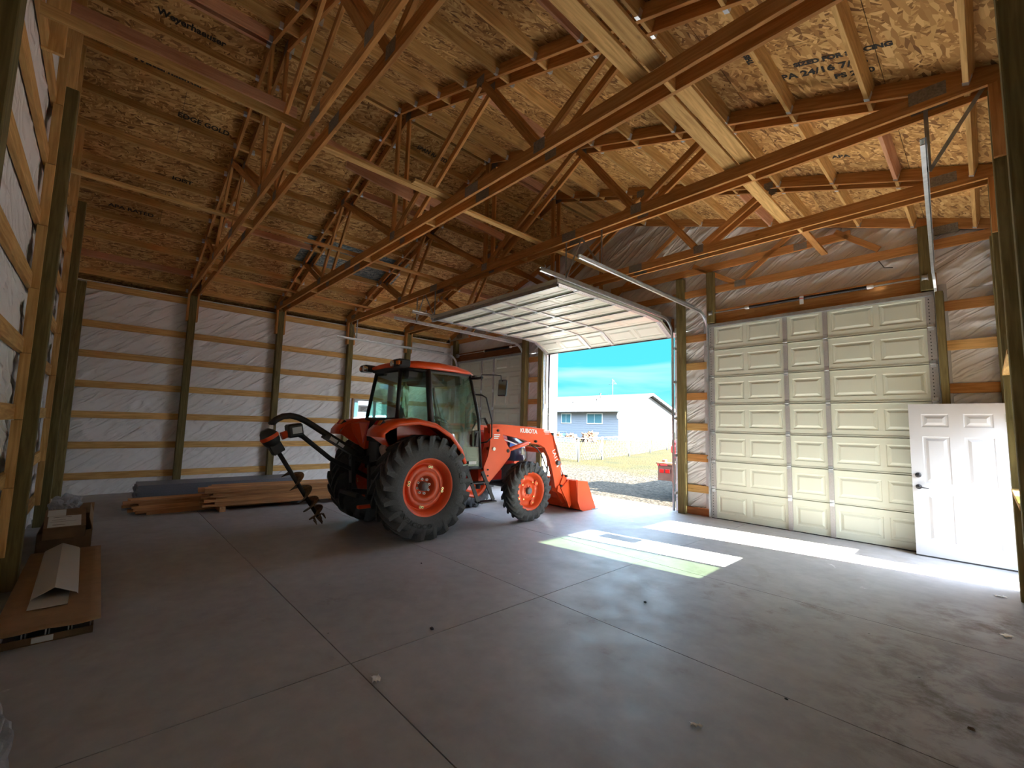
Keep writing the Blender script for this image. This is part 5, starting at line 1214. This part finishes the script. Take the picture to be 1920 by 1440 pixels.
MB().m(M['dash']).cbox((.05, .35, 1.0), (.5, .9, 1.28), .02).build('control_box', rm)
mb = MB().m(M['rub']); T = Matrix.Translation((-.14, .5, .17)) @ RXM; mb.lathe([(.08, -.05), (.16, -.05), (.17, 0), (.16, .05), (.08, .05)], T, 24).m(M['siding']).lathe([(0, 0), (.08, .05)], T, 16); mb.build('wheel', rm)
o = empty('sun_blocker', (13.36, -.44, -.05), 'unseen dark box added outside the small doorway to block low sun', 'sun blocker'); MB().m(M['dash']).cbox((-.2, -.24, 0), (.2, .24, .86), .03).build('blocker_body', o); MB().m(M['dash']).cbox((-.22, -.26, .86), (.22, .26, .92), .02).build('lid', o)  # unseen box added to cast the notch in the sunlit strip

# ------------------------------------------------------------------ lumber piles by the far wall
random.seed(3)
def pile(name, x0, y0, dx, ylen, layers, cols, zb, lab, grp, ends=.15):
    n = 0
    for l in range(layers):
        for c in range(cols):
            j = random.uniform(-ends, ends); k = random.uniform(-.004, .004)
            ya = y0+j; yb_ = y0+ylen+random.uniform(-.2, .2); xa = x0-.150*c+k; z = zb+.0195+.0392*l
            o = board('lumber_board', (xa, ya, z), (xa+dx, yb_, z), .140, .038, M['lumber']); n += 1
            tag(o, '%s, %s layer up, %s board back' % (lab, ORD[l], ORD[c]), 'board', grp)
pile('a', 3.28, -7.20, .30, 2.75, 8, 4, .09, 'orange fir plank in the long pile behind the auger', 'planks in the long pile')
pile('b', 2.98, -8.15, .0, 2.4, 6, 3, .0, 'orange fir plank in the short pile nearer the corner', 'planks in the short pile', .18)
for y, l in ((-7.0, 'box-side end'), (-5.0, 'tractor end')): tag(board('sleeper_block', (2.72, y, .045), (3.45, y, .045), .09, .088, M['lumber']), 'wooden sleeper under the %s of the long plank pile' % l, 'sleeper', 'sleepers')
for k in range(3): o = MB().m(M['grey']).box((-.42, -1.3, 0), (.02+.01*k, 1.6, .0045)).build('metal_sheet'); o.location = (2.40+.0*k, -7.05+.05*k, .36+.005*k) if False else (2.36, -7.0+.04*k, .0025+.005*k); tag(o, 'flat grey metal siding sheet, %s from the floor, behind the short plank pile' % ORD[k], 'sheet', 'metal sheets')
for k in range(9):
    o = MB().m(M['grey']).box((-.35, -1.25, 0), (.35, 1.5, .042)).build('wrapped_siding'); o.location = (2.02, -6.9+.02*(k % 3), .02+.043*k); tag(o, 'grey wrapped siding panel behind the planks, %s from the floor' % ORD[k], 'panel', 'siding panels')
# ------------------------------------------------------------------ cartons and flashing near the box-side wall
sb = empty('flat_carton', (6.75, -8.87, 0), 'long flat cardboard carton of trim lying along the box-side wall', 'carton')
mb = MB().m(M['cardd']).box((-1.2, -.24, .0), (1.22, .26, .006)).box((-1.2, -.24, .0), (1.22, -.235, .07)).box((-1.2, .255, .0), (1.22, .26, .07)).box((-1.2, -.24, 0), (-1.195, .26, .07)).box((1.205, -.24, 0), (1.21, .26, .05)); mb.build('tray', sb)
mb = MB().m(M['card']); nx, nyy = 26, 8; b0 = 0
for i in range(nx+1):
    for j in range(nyy+1):
        x = -1.25+2.51*i/nx; y = -.262+.56*j/nyy; z = .112+.006*NZ.noise(Vector((x*2, y*3, 1)))-.012*max(0, (x-1.0)/.25)*(.5+.5*sin(j*1.3)); mb.v.append((x, y, z))
for i in range(nx):
    for j in range(nyy): a = i*(nyy+1)+j; mb.face((a, a+nyy+1, a+nyy+2, a+1), True)
mb.build('lid', sb, solid=.005)
MB().m(M['paper']).box((1.2105, -.06, .006), (1.212, .05, .045)).build('label', sb)
for k in range(4):
    y0 = -.215+.118*k; o = MB().m(M['white']).prism([(y0, .01), (y0+.108, .01), (y0+.108, .095), (y0+.10, .10), (y0+.10, .02), (y0+.006, .02), (y0+.006, .095), (y0, .10)], -1.15, 1.19, RXM).build('trim_channel'); o.location = (6.75, -8.87, 0)
    tag(o, 'white metal trim channel packed inside the flat carton, %s from the wall side' % ORD[k], 'trim', 'trim channels in the carton')
mb = MB().m(M['trimm']); mb.loft([[(0, -.135, .0), (0, -.125, .018), (0, -.0, .085), (0, .135, .018), (0, .145, 0), (0, .135, .015), (0, 0, .082), (0, -.125, .015)], [(-1.75, -.135, .0), (-1.75, -.125, .018), (-1.75, -.0, .085), (-1.75, .135, .018), (-1.75, .145, 0), (-1.75, .135, .015), (-1.75, 0, .082), (-1.75, -.125, .015)]], smooth=False)
o = mb.build('ridge_flashing'); o.location = (7.35, -8.86, .128); o.rotation_euler = (0, 0, radians(1)); tag(o, 'peaked light metal ridge flashing lying on the flat carton', 'flashing')
o = MB().m(M['trimm']).box((-1.7, -.125, 0), (.20, .10, .003)).build('flat_flashing'); o.location = (7.36, -8.87, .122); tag(o, 'flat light metal strip sticking out under the ridge flashing', 'flashing')
def carton(x0, y0, x1, y1, z0, z1, label, rz=0, tilt=0, flaps=True, t=.006, mat='cardd'):
    cx, cy = (x0+x1)/2, (y0+y1)/2; r = empty('carton', (cx, cy, z0), label, 'carton'); r.rotation_euler = (tilt, 0, rz)
    a, b, h = (x1-x0)/2, (y1-y0)/2, z1-z0
    MB().m(M[mat]).box((-a, -b, 0), (a, b, t)).box((-a, -b, 0), (a, -b+t, h)).box((-a, b-t, 0), (a, b, h)).box((-a, -b, 0), (-a+t, b, h)).box((a-t, -b, 0), (a, b, h)).build('box_body', r)
    return r, a, b, h
r, a, b, h = carton(4.00, -9.12, 5.25, -8.66, .0, .27, 'open dark cardboard carton behind the flashing, flaps up', 0)
for (p, q, T) in [((0, 0), (0, 0), Matrix.Translation((0, b, h)) @ Matrix.Rotation(radians(15), 4, 'X')), ((0, 0), (0, 0), Matrix.Translation((-a, 0, h)) @ Matrix.Rotation(radians(-20), 4, 'Y') @ Matrix.Rotation(pi/2, 4, 'Z'))]:
    MB().m(M['card']).box((-a*.95 if T[0][3] == 0 else -b, -.004, 0), (a*.95 if T[0][3] == 0 else b, .002, .14), T).build('flap', r)
r2_, a, b, h = carton(5.0, -9.08, 5.52, -8.74, .20, .33, 'small worn cardboard box with white paper labels leaning on the open carton', radians(2), 0)
r2_.location.z = .274
MB().m(M['cardd']).box((-a, -b, h), (a, b, h+.004)).build('lid', r2_)
r2_.rotation_euler = (0, radians(14), radians(2)); r2_.location = (5.28, -8.90, .31)
MB().m(M['paper']).box((-.05, -.14, h+.004), (.24, .13, h+.006)).m(M['ink']).box((-.02, -.10, h+.0065), (-.012, .05, h+.007)).box((.05, -.11, h+.0065), (.056, .0, h+.007)).box((.10, -.12, h+.0065), (.105, .09, h+.007)).box((.18, -.10, h+.0065), (.19, .0, h+.007)).build('label', r2_)
MB().m(M['paper']).box((-.24, -.15, h+.004), (-.06, .0, h+.006)).build('label', r2_)
def crumple(name, loc, dims, mat, label, cat, seed, rz=0, sub=5, amp=.42, fr_=1.5):
    bm = bmesh.new(); bmesh.ops.create_icosphere(bm, subdivisions=sub, radius=1)
    for v in bm.verts:
        p = v.co*fr_+Vector((seed, 0, 0)); n = abs(NZ.noise(p))*1.6+.5*abs(NZ.noise(p*2.3)); v.co *= 1-.15+amp*n
    for v in bm.verts: v.co = Vector((v.co.x*dims[0], v.co.y*dims[1], max(v.co.z, -.45)*dims[2]))
    me = bpy.data.meshes.new(name); bm.to_mesh(me); bm.free(); me.materials.append(mat)
    o = bpy.data.objects.new(name, me); COL.objects.link(o); o.location = loc; o.rotation_euler = (0, 0, rz); return tag(o, label, cat)
crumple('plastic_wrap', (4.15, -8.95, .40), (.42, .15, .13), M['plast'], 'crumpled clear plastic wad on top of the open carton', 'plastic', 3.0)
crumple('plastic_wrap', (9.75, -9.03, .03), (.85, .14, .07), M['plast'], 'long crumpled clear plastic bag on the floor by the nearest wall', 'plastic', 9.0)
# floor litter
LIT = [((9.56, -6.63), .035, 'dash', 'dark curled leaf on the floor near the joint crossing', 'leaf'), ((10.37, -4.79), .03, 'dash', 'dark clod of dirt on the concrete before the sun patch', 'clod'), ((8.2, -2.69), .0, None, None, None),
       ((8.06, -5.81), .02, 'dash', 'small dark pebble near the rear wheel', 'pebble'), ((11.73, -5.47), .02, 'dash', 'dark crumb of soil in front of the camera', 'clod'), ((12.51, -4.98), .03, 'dirtm', 'brown clod beside the small-door wall', 'clod')]
for i, ((x, y), r, mt, l, c) in enumerate(LIT):
    if mt: crumple(c if c != 'leaf' else 'dry_leaf', (x, y, r*.3), (r*.5, r*.35, r*.3), M[mt], l, c, i*3.3, sub=3)
def scrap(x, y, w, h, rz, label, mat='wtxt', c='paper scrap'):
    mb = MB().m(M[mat]); n = 6
    for i in range(n+1):
        for j in range(3): mb.v.append((w*(i/n-.5)+.006*sin(j*2+i), h*(j/2-.5)+.008*sin(i*1.7), .004+.010*abs(sin(i*1.1+j))))
    for i in range(n):
        for j in range(2): a = i*3+j; mb.face((a, a+3, a+4, a+1), True)
    o = mb.build('paper_scrap', solid=.001); o.location = (x, y, 0); o.rotation_euler = (0, 0, rz); tag(o, label, c, 'scraps on the floor')
scrap(12.66, -1.72, .09, .05, .3, 'white paper scrap near the small doorway'); scrap(12.68, -3.05, .08, .06, .9, 'white paper scrap by the wall under the window')
scrap(9.92, -7.28, .05, .07, 1.2, 'pale torn tape beside the crossing floor joints'); scrap(11.47, -6.14, .06, .025, .5, 'small twisted white scrap on the near floor')
o = MB().m(M['iron']).tube([(11.62, -.0, 4.38), (11.66, -.04, 4.30), (11.70, -.03, 4.22), (11.80, -.02, 4.20)], .006, 6).build('wire_end'); tag(o, 'bent wire end poking out of the wrap over the near garage door', 'wire')
# ink stamps on the roof boards
def stp(body, x, y, size, rot, sx=1.0):
    side = 1 if x > RX else -1
    o = text(body, size, M['ink'], stamp(body, x, y, size, side, rot), None, 'board_stamp', .0005, None, sx, .004); tag(o, kind='structure'); return o
STL = [('Weyerhaeuser', 10.72, -4.55, .13, pi/2), ('APA 24/16 7/16', 11.75, -4.1, .12, 0), ('SIZED FOR SPACING', 11.95, -4.25, .08, 0), ('PS 2-10', 12.0, -3.95, .10, 0), ('THIS SIDE DOWN', 11.3, -4.7, .07, pi/2),
       ('Weyerhaeuser', 5.2, -8.4, .13, -pi/2), ('EDGE GOLD', 4.6, -7.9, .12, -pi/2), ('Weyerhaeuser', 5.95, -8.25, .12, -pi/2), ('JOIST', 3.3, -8.0, .12, -pi/2), ('APA RATED', 2.2, -8.6, .12, -pi/2), ('APA 24/16', 8.8, -6.2, .12, pi/2), ('SPAN RATED', 5.9, -4.6, .11, -pi/2), ('APA', 11.6, -2.3, .1, 0)]
cl = bpy.data.objects['ceiling']
for a in STL:
    o = stp(*a); mw = o.matrix_world.copy(); o.parent = cl; o.matrix_world = mw
    if 'kind' in o: del o['kind']
